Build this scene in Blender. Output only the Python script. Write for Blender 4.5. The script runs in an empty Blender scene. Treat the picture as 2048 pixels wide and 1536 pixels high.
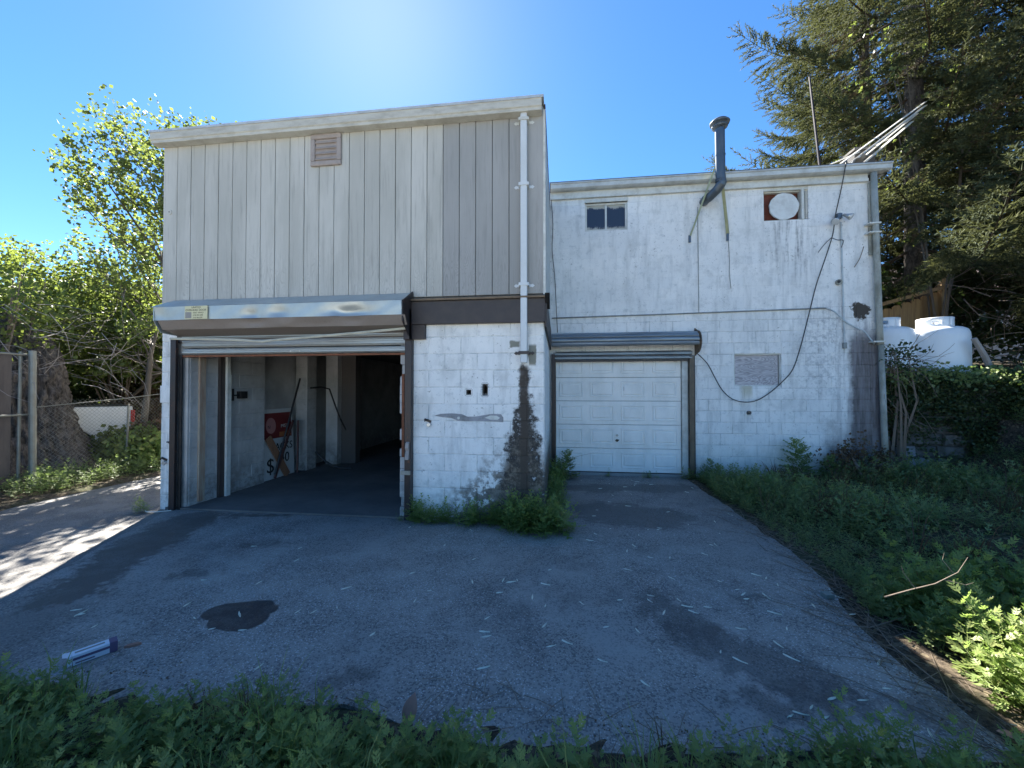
import bpy, math, random
import numpy as np
from mathutils import Vector, Matrix
R = math.radians
random.seed(7)
rng = np.random.default_rng(11)
scn = bpy.context.scene
COL = scn.collection

# ------------------------------------------------------------------ camera, sky, sun, exposure
PSI = 6.9
cam_d = bpy.data.cameras.new('camera'); cam = bpy.data.objects.new('camera', cam_d); COL.objects.link(cam)
cam.location = (0, 0, 1.58); cam.rotation_euler = (R(90.9), 0, R(PSI))
cam_d.sensor_fit = 'HORIZONTAL'; cam_d.sensor_width = 36; cam_d.lens = 36*769/2048
cam_d.clip_start = .05; cam_d.clip_end = 2000
scn.camera = cam

SUN_EL, SUN_AZ = 45.0, 26.8            # azimuth to the left of +y
w = bpy.data.worlds.new('World'); scn.world = w; w.use_nodes = True
wn = w.node_tree.nodes; wl = w.node_tree.links; wn.clear()
sky = wn.new('ShaderNodeTexSky'); sky.sky_type = 'NISHITA'; sky.sun_disc = False
sky.sun_elevation = R(SUN_EL); sky.sun_rotation = R(-SUN_AZ)
sky.air_density = 1.0; sky.dust_density = 0.32; sky.ozone_density = 4.0; sky.altitude = 1500
hs = wn.new('ShaderNodeHueSaturation'); hs.inputs['Saturation'].default_value = 1.2
bg = wn.new('ShaderNodeBackground'); bg.inputs['Strength'].default_value = .05
wo = wn.new('ShaderNodeOutputWorld')
wl.new(sky.outputs[0], hs.inputs['Color']); wl.new(hs.outputs[0], bg.inputs[0]); wl.new(bg.outputs[0], wo.inputs[0])
sd = bpy.data.lights.new('sun', 'SUN'); sd.energy = 5.0; sd.angle = R(.5); sd.color = (1, .95, .86)
sun = bpy.data.objects.new('sun', sd); COL.objects.link(sun)
ce = math.cos(R(SUN_EL))
SUND = Vector((-math.sin(R(SUN_AZ))*ce, math.cos(R(SUN_AZ))*ce, math.sin(R(SUN_EL))))
sun.rotation_euler = SUND.to_track_quat('Z', 'Y').to_euler(); sun.location = SUND*60
vs = scn.view_settings
scn.display_settings.display_device = 'sRGB'
vs.view_transform = 'Standard'; vs.look = 'None'; vs.exposure = 2.5; vs.gamma = 1; vs.use_curve_mapping = False

# ------------------------------------------------------------------ node helpers
class V:
    def __init__(s, g, o): s.g = g; s.o = o
    def _m(s, op, *a, clamp=False):
        n = s.g.nt.nodes.new('ShaderNodeMath'); n.operation = op; n.use_clamp = clamp
        for i, x in enumerate((s,)+a):
            if isinstance(x, V): s.g.nt.links.new(x.o, n.inputs[i])
            else: n.inputs[i].default_value = x
        return V(s.g, n.outputs[0])
    def __add__(s, x): return s._m('ADD', x)
    __radd__ = __add__
    def __mul__(s, x): return s._m('MULTIPLY', x)
    __rmul__ = __mul__
    def __sub__(s, x): return s._m('SUBTRACT', x)
    def __rsub__(s, x): return (s*-1)+x
    def __truediv__(s, x): return s._m('DIVIDE', x)
    def abs(s): return s._m('ABSOLUTE')
    def max(s, x): return s._m('MAXIMUM', x)
    def min(s, x): return s._m('MINIMUM', x)
    def sqrt(s): return s._m('SQRT')
    def frac(s): return s._m('FRACT')
    def clamp(s): return s._m('ADD', 0.0, clamp=True)
    def inv(s): return (s*-1)+1
    def ss(s, a, b):
        n = s.g.nt.nodes.new('ShaderNodeMapRange'); n.interpolation_type = 'SMOOTHSTEP'
        if a > b: lo, hi, t0, t1 = b, a, 1, 0
        else: lo, hi, t0, t1 = a, b, 0, 1
        s.g.nt.links.new(s.o, n.inputs[0])
        for i, x in zip((1, 2, 3, 4), (lo, hi, t0, t1)): n.inputs[i].default_value = x
        return V(s.g, n.outputs[0])
class G:
    def __init__(s, name):
        s.m = bpy.data.materials.new(name); s.m.use_nodes = True; s.nt = s.m.node_tree; s.nt.nodes.clear()
        s.out = s.nt.nodes.new('ShaderNodeOutputMaterial')
    def pos(s):
        g = s.nt.nodes.new('ShaderNodeNewGeometry'); p = s.nt.nodes.new('ShaderNodeSeparateXYZ')
        s.nt.links.new(g.outputs['Position'], p.inputs[0]); s.P = g.outputs['Position']
        return [V(s, p.outputs[i]) for i in range(3)]
    def obj(s):
        g = s.nt.nodes.new('ShaderNodeTexCoord'); return g.outputs['Object']
    def rand(s):
        return V(s, s.nt.nodes.new('ShaderNodeObjectInfo').outputs['Random'])
    def attr(s, name):
        n = s.nt.nodes.new('ShaderNodeAttribute'); n.attribute_name = name; return V(s, n.outputs['Fac'])
    def _vec(s, vec, sc, off=(0, 0, 0)):
        mp = s.nt.nodes.new('ShaderNodeMapping'); s.nt.links.new(vec if vec is not None else s.P, mp.inputs[0])
        mp.inputs['Scale'].default_value = sc if isinstance(sc, tuple) else (sc,)*3
        if isinstance(off, V):
            c = s.nt.nodes.new('ShaderNodeCombineXYZ')
            for i in range(3): s.nt.links.new((off*(17.3+i*9)).o, c.inputs[i])
            s.nt.links.new(c.outputs[0], mp.inputs['Location'])
        else: mp.inputs['Location'].default_value = off
        return mp.outputs[0]
    def noise(s, sc, detail=3, rough=.55, vec=None, off=(0, 0, 0), dist=0):
        n = s.nt.nodes.new('ShaderNodeTexNoise'); s.nt.links.new(s._vec(vec, sc, off), n.inputs['Vector'])
        n.inputs['Scale'].default_value = 1; n.inputs['Detail'].default_value = detail
        n.inputs['Roughness'].default_value = rough; n.inputs['Distortion'].default_value = dist
        return V(s, n.outputs['Fac'])
    def voro(s, sc, vec=None, feature='F1', rnd=1, color=False):
        n = s.nt.nodes.new('ShaderNodeTexVoronoi'); s.nt.links.new(s._vec(vec, sc), n.inputs['Vector'])
        n.feature = feature; n.inputs['Scale'].default_value = 1; n.inputs['Randomness'].default_value = rnd
        if color:
            p = s.nt.nodes.new('ShaderNodeSeparateColor'); s.nt.links.new(n.outputs['Color'], p.inputs[0]); return V(s, p.outputs[0])
        return V(s, n.outputs['Distance'])
    def mix(s, f, a, b):
        n = s.nt.nodes.new('ShaderNodeMix'); n.data_type = 'RGBA'
        for i, x in ((0, f), (6, a), (7, b)):
            if isinstance(x, V): s.nt.links.new(x.o, n.inputs[i])
            elif isinstance(x, (int, float)): n.inputs[i].default_value = x
            else: n.inputs[i].default_value = (*x, 1)
        return V(s, n.outputs[2])
    def bump(s, h, strength=.5, dist=.01):
        n = s.nt.nodes.new('ShaderNodeBump'); n.inputs['Strength'].default_value = strength; n.inputs['Distance'].default_value = dist
        s.nt.links.new(h.o, n.inputs['Height']); return n.outputs[0]
    def bsdf(s, col, rough=.8, metal=0, nrm=None, spec=.5, trans=None, alpha=None, transmission=0):
        n = s.nt.nodes.new('ShaderNodeBsdfPrincipled')
        for k, x in (('Base Color', col), ('Roughness', rough), ('Metallic', metal), ('Specular IOR Level', spec)):
            if isinstance(x, V): s.nt.links.new(x.o, n.inputs[k])
            elif isinstance(x, tuple): n.inputs[k].default_value = (*x, 1)
            else: n.inputs[k].default_value = x
        n.inputs['Transmission Weight'].default_value = transmission
        if nrm is not None: s.nt.links.new(nrm, n.inputs['Normal'])
        o = n.outputs[0]
        if trans is not None:
            f, tc = trans
            t = s.nt.nodes.new('ShaderNodeBsdfTranslucent')
            if isinstance(tc, V): s.nt.links.new(tc.o, t.inputs[0])
            else: t.inputs[0].default_value = (*tc, 1)
            mx = s.nt.nodes.new('ShaderNodeMixShader'); mx.inputs[0].default_value = f
            s.nt.links.new(o, mx.inputs[1]); s.nt.links.new(t.outputs[0], mx.inputs[2]); o = mx.outputs[0]
        s.nt.links.new(o, s.out.inputs[0]); return s.m

def paint(name, col, rough=.6, metal=0, var=.25, sc=6, bump=.15, dirt=(.12, .1, .08), dirt_amt=.3, stretch=(1, 1, 1), rust=0):
    g = G(name); g.pos()
    n = g.noise(tuple(sc*k for k in stretch), 5, .65); n2 = g.noise(tuple(sc*9*k for k in stretch), 3)
    c = g.mix(n.ss(.35, .75)*dirt_amt, col, dirt)
    c = g.mix((n2-.5).abs().ss(.05, .3)*var, c, tuple(x*.55 for x in col))
    if rust: c = g.mix(g.noise(sc*2.2, 6, .7).ss(.6, .68)*rust, c, (.2, .07, .03))
    return g.bsdf(c, (n*.25)+(rough-.12), metal, g.bump(n2, bump, .004))

# ------------------------------------------------------------------ materials
def wall_paint(name, side, joint=False):
    g = G(name); x, y, z = g.pos(); r = g.rand()
    n1 = g.noise(1.7, 6, .6); n2 = g.noise(11, 7, .7); n3 = g.noise(70, 3, .6); n4 = g.noise((9, 9, 1.6), 6, .65)
    c = g.mix(n1.ss(.35, .7), (.80, .795, .77), (.885, .875, .845))
    c = g.mix(r*.25, c, (.62, .66, .68))
    c = g.mix(n4.ss(.46, .72)*.45, c, (.44, .45, .44))
    c = g.mix(g.noise(2.6, 8, .72, off=(4, 1, 2)).ss(.5, .64)*.38, c, (.50, .51, .49))
    c = g.mix(n2.ss(.54, .68)*.40, c, (.40, .43, .44))
    c = g.mix(n3.ss(.64, .72)*.35, c, (.28, .29, .29))
    chips = (g.noise(26, 5, .7).ss(.63, .655))*g.noise(1.1, 2).ss(.42, .56)
    c = g.mix(chips*.7, c, (.22, .215, .2))
    if joint:
        jn = g.noise(3.5, 6, .7); c = g.mix(jn.ss(.40, .62)*(.6 if side == 'front' else (z.ss(3.4, 2.6)*.40+.26)), c, (.27, .29, .30))
    if side == 'front':
        d = (x+.41).abs(); nn = g.noise(7, 8, .7); sp = g.noise(30, 4, .6)*.45+g.noise(8, 6, .7)*.55
        wd = .025 + z.ss(1.88, 1.45)*.055 + z.ss(1.6, .7)*.16 + z.ss(.8, .1)*.2
        m1 = ((d-wd*.8)+(nn-.5)*.5).ss(.05, -.03)*z.ss(1.93, 1.86)
        core = (d+(nn-.5)*.06).ss(.075, .03)*z.ss(1.90, 1.84)
        v = (1.0-z)-(x+.42).abs()*.72+(nn-.5)*1.3+(sp-.5)*.6
        m2 = v.ss(-.12, .38)*x.ss(-1.45, -1.2)
        c = g.mix(m1*sp.ss(.32, .46), c, g.mix(sp.ss(.38, .68), (.022, .021, .022), (.11, .10, .085)))
        c = g.mix(m2*nn.ss(.44, .50)*.92, c, g.mix(sp.ss(.4, .65), (.05, .042, .034), (.22, .19, .15)))
        c = g.mix(core*.93, c, (.065, .052, .042))
        peel = (z-2.0).abs().ss(.14, .10)*((x+.31).abs()+(nn-.5)*.05).ss(.05, .04)
        peel = peel.max(((z-2.13).abs()+(nn-.5)*.08).ss(.05, .03)*((x+.52).abs()+(nn-.5)*.08).ss(.07, .05))
        c = g.mix(peel, c, (.24, .24, .2))
        c = g.mix(z.ss(.55, 0)*n2.ss(.4, .6)*.5, c, (.25, .24, .2))
        # left pillar grime
        c = g.mix(x.ss(-4.9, -5.0)*n4.ss(.4, .62)*.3, c, (.36, .38, .38))
    elif side == 'right':
        nn = g.noise(4.5, 8, .72); sp = g.noise(26, 4, .6)*.5+g.noise(7, 6, .7)*.5; st = g.noise((14, 14, 1.1), 6, .7)
        m = (x+(nn-.5)*.22).ss(4.93, 5.07)*(z+(nn-.5)*.5).ss(2.75, 2.35)
        c = g.mix(m*(.80+.2*sp), c, g.mix(st.ss(.35, .65), (.045, .036, .04), (.15, .13, .135)))
        m = ((x-5.15)+(z-1.6)*.12+(nn-.5)*.9).ss(-.9, .1)*z.ss(3.6, 2.4)
        c = g.mix(m*st.ss(.48, .62)*.55, c, (.22, .22, .24))
        m = ((x-4.95).abs()+(nn-.5)*.5).ss(.55, .2)*(z+(nn-.5)*1.2).ss(1.3, .2)
        c = g.mix(m*.8, c, (.1, .09, .085))
        # streaks under the fan opening
        m = (x-4.08).abs().ss(.52, .1)*z.ss(3.1, 4.0)*z.ss(4.62, 4.55)
        c = g.mix(m*st.ss(.42, .66)*(.35+.45*sp.ss(.4, .6)), c, (.13, .14, .15))
        m = ((x-4.55).abs()+(nn-.5)*.6).ss(.6, .1)*((z-2.3).abs()).ss(1.2, .3)
        c = g.mix(m*sp.ss(.45, .6)*.5, c, (.3, .32, .34))
        # yellow run under the boarded window
        m = ((x-3.33).abs()+(st-.5)*.3).ss(.14, .05)*z.ss(1.35, 1.6)*z.ss(1.66, 1.64)
        c = g.mix(m*.55, c, (.42, .37, .2))
        # grime near the ground
        c = g.mix((z+(nn-.5)*.7).ss(.75, 0)*.6, c, (.36, .40, .37))
        m = (((z-2.96)._m('POWER', 2)+(x-5.2)._m('POWER', 2)).sqrt()+(nn-.5)*.42).ss(.15, .12)
        c = g.mix(m, c, (.07, .06, .05))
        # cracks
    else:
        c = g.mix(n1.ss(.3, .7)*.4+.5, c, (.30, .29, .28))  # dimness of the bay painted in: inside blocks toned darker overall
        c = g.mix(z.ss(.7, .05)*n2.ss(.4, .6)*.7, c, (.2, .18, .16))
    return g.bsdf(c, .75, 0, g.bump(n3*.5+n2*.5+g.noise(180, 2)*.35, .5, .006), .3)
M_FRONT = wall_paint('painted block front', 'front')
M_RIGHT = wall_paint('painted block rear wing', 'right')
M_FRONTJ = wall_paint('front mortar joints', 'front', True); M_RIGHTJ = wall_paint('rear wing mortar joints', 'right', True)
M_INNER = wall_paint('shade darkened block inside', 'inner')

def wood_board(name, a, b, streak=.5):
    g = G(name); x, y, z = g.pos(); r = g.rand()
    n = g.noise((26, 26, 1.4), 5, .65, off=r); n2 = g.noise((90, 90, 3), 4, .6, off=r); n1 = g.noise((3, 3, .8), 4, .6)
    ring = (g.noise((7, 7, 1.0), 2, .5, off=r, dist=1.2)*22).frac()
    c = g.mix(n1.ss(.3, .7), a, b)
    c = g.mix(r*.35, c, tuple(q*.8 for q in a))
    c = g.mix(n.ss(.5, .72)*streak, c, tuple(q*.6 for q in a))
    lowwear = z.ss(3.7, 2.8)
    c = g.mix((ring-.5).abs().ss(.2, .05)*lowwear*.34*n1.ss(.35, .55), c, tuple(q*.45 for q in a))
    c = g.mix(lowwear*n2.ss(.5, .65)*.35, c, (.26, .25, .23))
    return g.bsdf(c, .85, 0, g.bump(n2*.6+n*.4, .35, .004), .2)
M_BOARD = wood_board('weathered grey siding', (.44, .435, .395), (.55, .54, .495))
M_BOARD2 = wood_board('smooth grey siding', (.33, .33, .315), (.39, .385, .37), .35)
M_GROOVE = paint('dark groove', (.05, .05, .05), .9)
M_FASCIA = paint('cream fascia paint', (.52, .51, .45), .6, 0, .3, 5, .15, (.25, .22, .17), .55, (1, 1, 3))
M_GUTTER = paint('pale gutter metal', (.55, .57, .56), .45, .2, .2, 5, .1, (.2, .19, .17), .45)
M_TRIMW = paint('white trim', (.66, .67, .63), .6, 0, .3, 6, .2, (.3, .28, .22), .5)
M_PIPE = paint('grey white downpipe', (.62, .65, .66), .4, 0, .1, 3, .05, (.4, .4, .38), .25)
M_PIPEOLD = paint('mossy old downpipe', (.40, .41, .37), .7, 0, .4, 7, .3, (.15, .15, .11), .8, (1, 1, .4), .3)
M_BEAM = paint('dark brown beam', (.045, .035, .033), .55, 0, .3, 6, .1)
M_STEEL = paint('black steel guide', (.03, .026, .028), .4, .3, .3, 8, .1, (.1, .05, .03), .3, rust=.6)
M_BROWNSTEEL = paint('brown steel guide', (.13, .10, .07), .5, .2, .3, 8, .15, (.06, .04, .03), .5)
M_HOODTOP = paint('galvanised hood', (.46, .50, .49), .40, .5, .15, 3, .08, (.3, .3, .28), .3)
M_HOODLOW = paint('brown hood underside', (.22, .185, .16), .6, .1, .3, 4, .2, (.25, .22, .2), .4)
M_CURTAIN = paint('galvanised curtain', (.40, .42, .42), .42, .5, .2, 5, .08, (.22, .2, .17), .35, (.3, 1, 1))
M_CURTAINB = paint('aged blue-grey curtain', (.27, .31, .34), .42, .5, .3, 4, .1, (.08, .08, .08), .55, (.3, 1, 3))
M_RUST = paint('rusty iron', (.23, .09, .045), .85, .1, .5, 14, .4, (.08, .03, .02), .6)
M_CREAM = paint('cream strip', (.55, .53, .43), .6, 0, .2, 6, .1)
M_DOORW = paint('white steel garage door', (.86, .84, .80), .42, 0, .08, 3, .05, (.5, .5, .46), .35, (1, 1, .5))
M_BLACK = paint('black iron', (.02, .02, .022), .5, .3, .2, 8, .1)
M_VOID = paint('dark cavity', (.012, .011, .01), .95)
M_FLUE = paint('grey flue metal', (.10, .125, .15), .4, .5, .3, 6, .08, (.2, .2, .2), .3)
M_BRACE = paint('pale green angle iron', (.42, .43, .26), .6, .1, .3, 8, .2, (.2, .2, .12), .5)
M_CABLE = paint('black cable', (.035, .035, .035), .6)
M_CONDUIT = paint('painted conduit', (.52, .58, .60), .55, 0, .2, 6, .1, (.3, .3, .3), .5)
M_LINEPIPE = paint('dull line pipe', (.26, .29, .29), .6, 0, .3, 8, .1, (.15, .13, .1), .6)
M_REDBRICK = paint('red plywood in opening', (.16, .045, .028), .85, 0, .5, 12, .3, (.05, .02, .015), .6)
M_LAMP = paint('silver lamp metal', (.45, .47, .48), .35, .7, .2, 9)
M_GLASSLENS = paint('lamp lens', (.6, .62, .62), .15)
M_WOODP = paint('rough post wood', (.36, .33, .27), .85, 0, .4, 10, .4, (.1, .07, .05), .5, (1, 1, .15))
M_RUSTWOOD = paint('rust streaked wood', (.42, .36, .28), .85, 0, .4, 10, .4, (.25, .09, .04), .8, (1, 1, .15))
M_ORANGEWOOD = paint('orange brown plank', (.33, .16, .09), .8, 0, .3, 8, .2, (.15, .07, .04), .5, (1, 1, .2))
M_MAROON = paint('dull maroon plank', (.13, .055, .05), .8, 0, .3, 8, .2)
M_CEIL = paint('dark interior', (.10, .09, .085), .9)  # dark base colour for ceiling, back walls, lintel and fan housing
M_RIM = paint('roof membrane', (.08, .08, .08), .9)
M_TANK = paint('white tank paint', (.78, .81, .84), .35, 0, .05, 3, .05, (.5, .45, .4), .15, (1, 1, .3))
M_TWIG = paint('dry twig bark', (.22, .17, .13), .9, 0, .4, 20, .3)
M_BARKTHIN = paint('smooth grey bark', (.13, .11, .09), .9, 0, .4, 14, .5, (.06, .05, .04), .6, (1, 1, .3))
M_STONE = paint('dark retaining stone', (.16, .15, .14), .9, 0, .5, 8, .6, (.05, .05, .035), .8)
M_STONEL = paint('broken pale stone', (.34, .34, .36), .9, 0, .5, 9, .6, (.09, .09, .07), .6)
M_GALV = paint('galvanised fence steel', (.22, .23, .21), .5, .5, .3, 8, .1, (.18, .15, .12), .5)
M_GREYBOARD = paint('grey brown fence board', (.12, .10, .09), .9, 0, .4, 7, .3, (.06, .05, .05), .6, (1, 1, .15))
M_POD = paint('pale fallen pod', (.80, .77, .62), .8, 0, .2, 30)
M_DEADLEAF = paint('brown dead leaf', (.40, .20, .14), .8, 0, .3, 30)
M_DISC = paint('dirty white disc', (.70, .72, .70), .6, 0, .25, 5, .1, (.3, .28, .25), .5)
M_LOUVRE = paint('grey pink louvre', (.36, .31, .28), .7, 0, .2, 6, .1)

def fence_wood():
    g = G('tan fence board'); g.pos(); r = g.rand()
    n = g.noise((20, 20, 1.2), 5, .65, off=r); k = g.voro((4, 4, 2.0), rnd=1)
    c = g.mix(n.ss(.35, .7), (.42, .28, .13), (.26, .17, .09)); c = g.mix(r*.4, c, (.30, .21, .12))
    c = g.mix(k.ss(.09, .03)*.8, c, (.1, .05, .03))
    return g.bsdf(c, .85, 0, g.bump(n, .4, .006), .2)
M_FENCEW = fence_wood()
def plywood():
    g = G('weathered plywood'); g.pos()
    w_ = (g.noise((1.2, 1, 5.0), 3, .5, dist=1.4)*16).frac(); n = g.noise((6, 6, 60), 4, .6)
    c = g.mix((w_-.5).abs().ss(.42, .1), (.34, .32, .33), (.56, .53, .54)); c = g.mix(n.ss(.5, .7)*.4, c, (.3, .25, .24))
    return g.bsdf(c, .8, 0, g.bump(w_, .3, .003), .2)
M_PLY = plywood()
def glass_dirty():
    g = G('dirty dark window glass'); x, y, z = g.pos(); n = g.noise(9, 6, .7)
    m = (z+(n-.5)*.25).ss(4.66, 4.6).max((z+(n-.5)*.2).ss(4.98, 5.02))
    c = g.mix(m*.8, (.035, .04, .055), (.5, .48, .4))
    return g.bsdf(c, .12+.5*m, 0, None, .6)
M_GLASS = glass_dirty()

def asphalt(name, old=False):
    g = G(name); x, y, z = g.pos()
    n1 = g.noise(.55, 5, .6); n2 = g.noise(2.3, 6, .65); n3 = g.noise(9, 5, .65); ag = g.voro(105, color=True); ag2 = g.noise(230, 2, .6)
    agd = g.voro(105)
    if old:
        c = g.mix(n2.ss(.3, .7), (.15, .14, .13), (.24, .225, .205))
    else:
        c = g.mix(n2.ss(.3, .7), (.26, .238, .212), (.345, .322, .29))
        c = g.mix(n1.ss(.5, .66)*.5, c, (.30, .29, .28))
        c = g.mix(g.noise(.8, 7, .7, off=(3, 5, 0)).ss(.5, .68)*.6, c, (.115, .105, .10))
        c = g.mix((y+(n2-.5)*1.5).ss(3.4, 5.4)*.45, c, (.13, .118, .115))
    c = g.mix(ag.ss(.72, .88)*agd.ss(.5, .3)*n1.ss(.62, .40)*.75, c, (.66, .66, .66) if not old else (.42, .40, .37))
    c = g.mix(ag.ss(.36, .16)*.65*n2.ss(.75, .4), c, (.05, .052, .06))
    rough = .72
    if not old:
        def cap(ax, ay, bx, by, r0, soft=.12, amt=.5):
            dx, dy = bx-ax, by-ay; L = dx*dx+dy*dy
            t = (((x-ax)*dx+(y-ay)*dy)/L).clamp()
            d = ((x-ax-t*dx)._m('POWER', 2)+(y-ay-t*dy)._m('POWER', 2)).sqrt()
            return (d+(n3-.5)*amt+(n2-.5)*amt).ss(r0, r0-soft)
        # damp dirty strip along the left lip
        m = cap(-4.45, 4.2, -4.15, 3.3, .36).max(cap(-4.15, 3.3, -3.75, 2.55, .30)).max(cap(-3.75, 2.5, -3.4, 1.7, .42, .3)*.6).max(cap(-4.6, 4.35, -3.3, 4.52, .13))
        c = g.mix(m*(.55+.3*n2.ss(.35, .6)), c, (.075, .062, .052))
        # oil and damp patches
        for a in ((1.35, 3.15, 1.65, 3.2, 0.12), (.75, 2.95, .95, 2.7, .22), (.95, 2.55, 1.3, 2.3, .3), (.6, 5.1, 1.2, 5.0, .5), (-.1, 2.95, -.06, 2.95, .06), (.03, 2.82, .08, 2.8, .07),
                  (-3.1, 3.6, -2.8, 3.65, .12), (-3.2, 2.95, -2.95, 3.0, .14), (1.0, 2.1, 1.9, 2.15, 0.1875), (-1.2, 2.0, -1.1, 2.05, .12), (.2, 6.3, 2.0, 6.5, .3), (-3.3, 3.95, -3.0, 4.0, .07)):
            c = g.mix(cap(*a, soft=.15, amt=.55)*.50, c, (.050, .044, .042))
        # wet spot
        m = cap(-2.40, 2.50, -2.17, 2.57, .115, .015, .03).max(cap(-2.27, 2.44, -2.12, 2.43, .135, .015, .04)).max(cap(-2.2, 2.5, -2.07, 2.56, .07, .015, .03))
        m = m*(.86+.14*n3.ss(.4, .6))
        c = g.mix(m*.94, c, (.024, .020, .020)); rough = .72-.2*m
        cr = g.noise(1.6, 8, .75, off=(7, 2, 1)); m = ((cr-.5).abs().ss(.006, .001))*g.noise(.7, 2, off=(1, 4, 2)).ss(.5, .6)
        c = g.mix(m*.7, c, (.03, .028, .026))
        # dust
        c = g.mix(n3.ss(.6, .8)*.25, c, (.2, .2, .19))
    return g.bsdf(c, rough, 0, g.bump(ag2*.4+ag*.5+n3*.5, .7, .006), .5)
M_ASPH = asphalt('driveway asphalt'); M_ASPHOLD = asphalt('old road asphalt', True)
def soil():
    g = G('dirt and leaf litter'); g.pos(); n = g.noise(1.2, 6, .7); n2 = g.noise(22, 6, .75); v = g.voro(38, color=True)
    c = g.mix(n2.ss(.35, .65), (.035, .027, .02), (.13, .10, .07)); c = g.mix(n.ss(.45, .6)*.5, c, (.05, .07, .025))
    c = g.mix(v.ss(.82, .92)*.6, c, (.25, .2, .13))
    return g.bsdf(c, .95, 0, g.bump(n2+v*.3, .9, .03), .2)
M_SOIL = soil()
def concrete(name, a, b):
    g = G(name); g.pos(); n = g.noise(1.3, 6, .65); n2 = g.noise(14, 5, .7)
    c = g.mix(n.ss(.3, .7), a, b); c = g.mix(n2.ss(.55, .75)*.5, c, tuple(q*.5 for q in a))
    return g.bsdf(c, .8, 0, g.bump(n2, .3, .006), .3)
M_FLOOR = concrete('stained concrete floor', (.11, .105, .10), (.17, .16, .15))
M_BOUNCELOT = concrete('added bounce lot', (.46, .45, .43), (.54, .53, .50))  # pale tone of the added bounce surface
M_SILL = concrete('pale concrete sill', (.3, .3, .29), (.22, .22, .21))
def leafmat(name, a, b, y_, tr=.4, trc=(.35, .5, .06), rough=.5):
    g = G(name); g.pos(); t = g.attr('tint'); n = g.noise(2.2, 3)
    c = g.mix(t, a, b); c = g.mix((t*7.31).frac().ss(.72, .98)*.7, c, y_)
    c = g.mix(n.ss(.4, .65)*.3, c, tuple(q*.7 for q in a))
    c = g.mix(g.noise(.7, 4, .6).ss(.48, .66)*.45, c, y_)
    tc = g.mix(t, trc, tuple(q*.55 for q in trc))
    return g.bsdf(c, rough, 0, None, .35 if rough < .59 else .12, trans=(tr, tc))
M_WEED = leafmat('weed leaf', (.165, .215, .065), (.25, .315, .10), (.32, .33, .12), .42, (.36, .52, .12))
M_BANK = leafmat('bank weed leaf', (.155, .205, .08), (.225, .285, .115), (.28, .28, .12), .42, (.34, .48, .13))
M_MAPLE = leafmat('young maple leaf', (.09, .12, .035), (.14, .18, .06), (.17, .15, .07), .42, (.33, .42, .09))
M_BUSH = leafmat('yellow green bush leaf', (.06, .09, .025), (.11, .16, .045), (.15, .14, .055), .42, (.33, .42, .08))
M_DARKLEAF = leafmat('dark ivy leaf', (.035, .06, .025), (.06, .09, .035), (.10, .12, .045), .25, (.1, .16, .03))
M_SPRUCE = leafmat('spruce needle', (.030, .044, .025), (.064, .080, .044), (.13, .13, .055), .2, (.20, .22, .08), .85)
M_SPRUCEB = leafmat('dry inner spruce twig', (.10, .075, .055), (.16, .12, .085), (.08, .08, .04), .1, (.1, .08, .04), .9)
M_BROWNBRUSH = leafmat('brown brush leaf', (.10, .06, .045), (.16, .10, .07), (.12, .13, .05), .3, (.3, .2, .1), .8)
def bark():
    g = G('deep furrowed bark'); g.pos(); n = g.noise((15, 15, 6), 6, .7, dist=.7); n2 = g.noise(40, 4, .7)
    c = g.mix(n.ss(.35, .65), (.045, .038, .034), (.21, .18, .16)); c = g.mix(n2*.4, c, (.1, .09, .08))
    return g.bsdf(c, .95, 0, g.bump(n+n2*.3, 1, .05), .2)
M_BARK = bark()
def flat(name, col, rough=.5, metal=0, spec=.5):
    g = G(name); g.pos(); n = g.noise(30, 3); c = g.mix(n*.15, col, tuple(q*.7 for q in col)); return g.bsdf(c, rough, metal, None, spec)
M_INK = flat('black ink', (.03, .03, .03), .7); M_YELLOW = flat('pale yellow label', (.62, .58, .36), .6)
M_SIGNW = flat('white sign board', (.62, .62, .60), .5); M_SIGNR = flat('dark red print', (.20, .03, .03), .5)
M_SIGNO = flat('orange print', (.45, .16, .06), .5); M_REDPALE = flat('washed red print', (.5, .22, .2), .5)
M_CARD = flat('white carton', (.72, .75, .80), .6); M_PURPLE = flat('purple carton print', (.13, .09, .16), .6)
M_CARW = flat('white car paint', (.80, .80, .78), .25); M_TYRE = flat('tyre rubber', (.02, .02, .02), .85); M_RIMM = flat('steel rim', (.5, .5, .5), .35, .8)
M_CARG = flat('car window glass', (.02, .025, .03), .06); M_RED = flat('red tail lamp', (.45, .02, .02), .25); M_CHROME = flat('chrome bumper', (.6, .6, .6), .2, 1)
M_SILVER = flat('bare bright metal strips', (.70, .68, .62), .4, .25); M_TARP = flat('grey tarp', (.28, .27, .25), .8)
M_HOUSE = paint('tan pink stucco', (.55, .42, .36), .9, 0, .2, 4, .2); M_ROOFT = paint('brown shingle', (.14, .1, .09), .9)
M_BROWNPLATE = flat('grey green plastic', (.16, .2, .19), .5)

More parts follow.
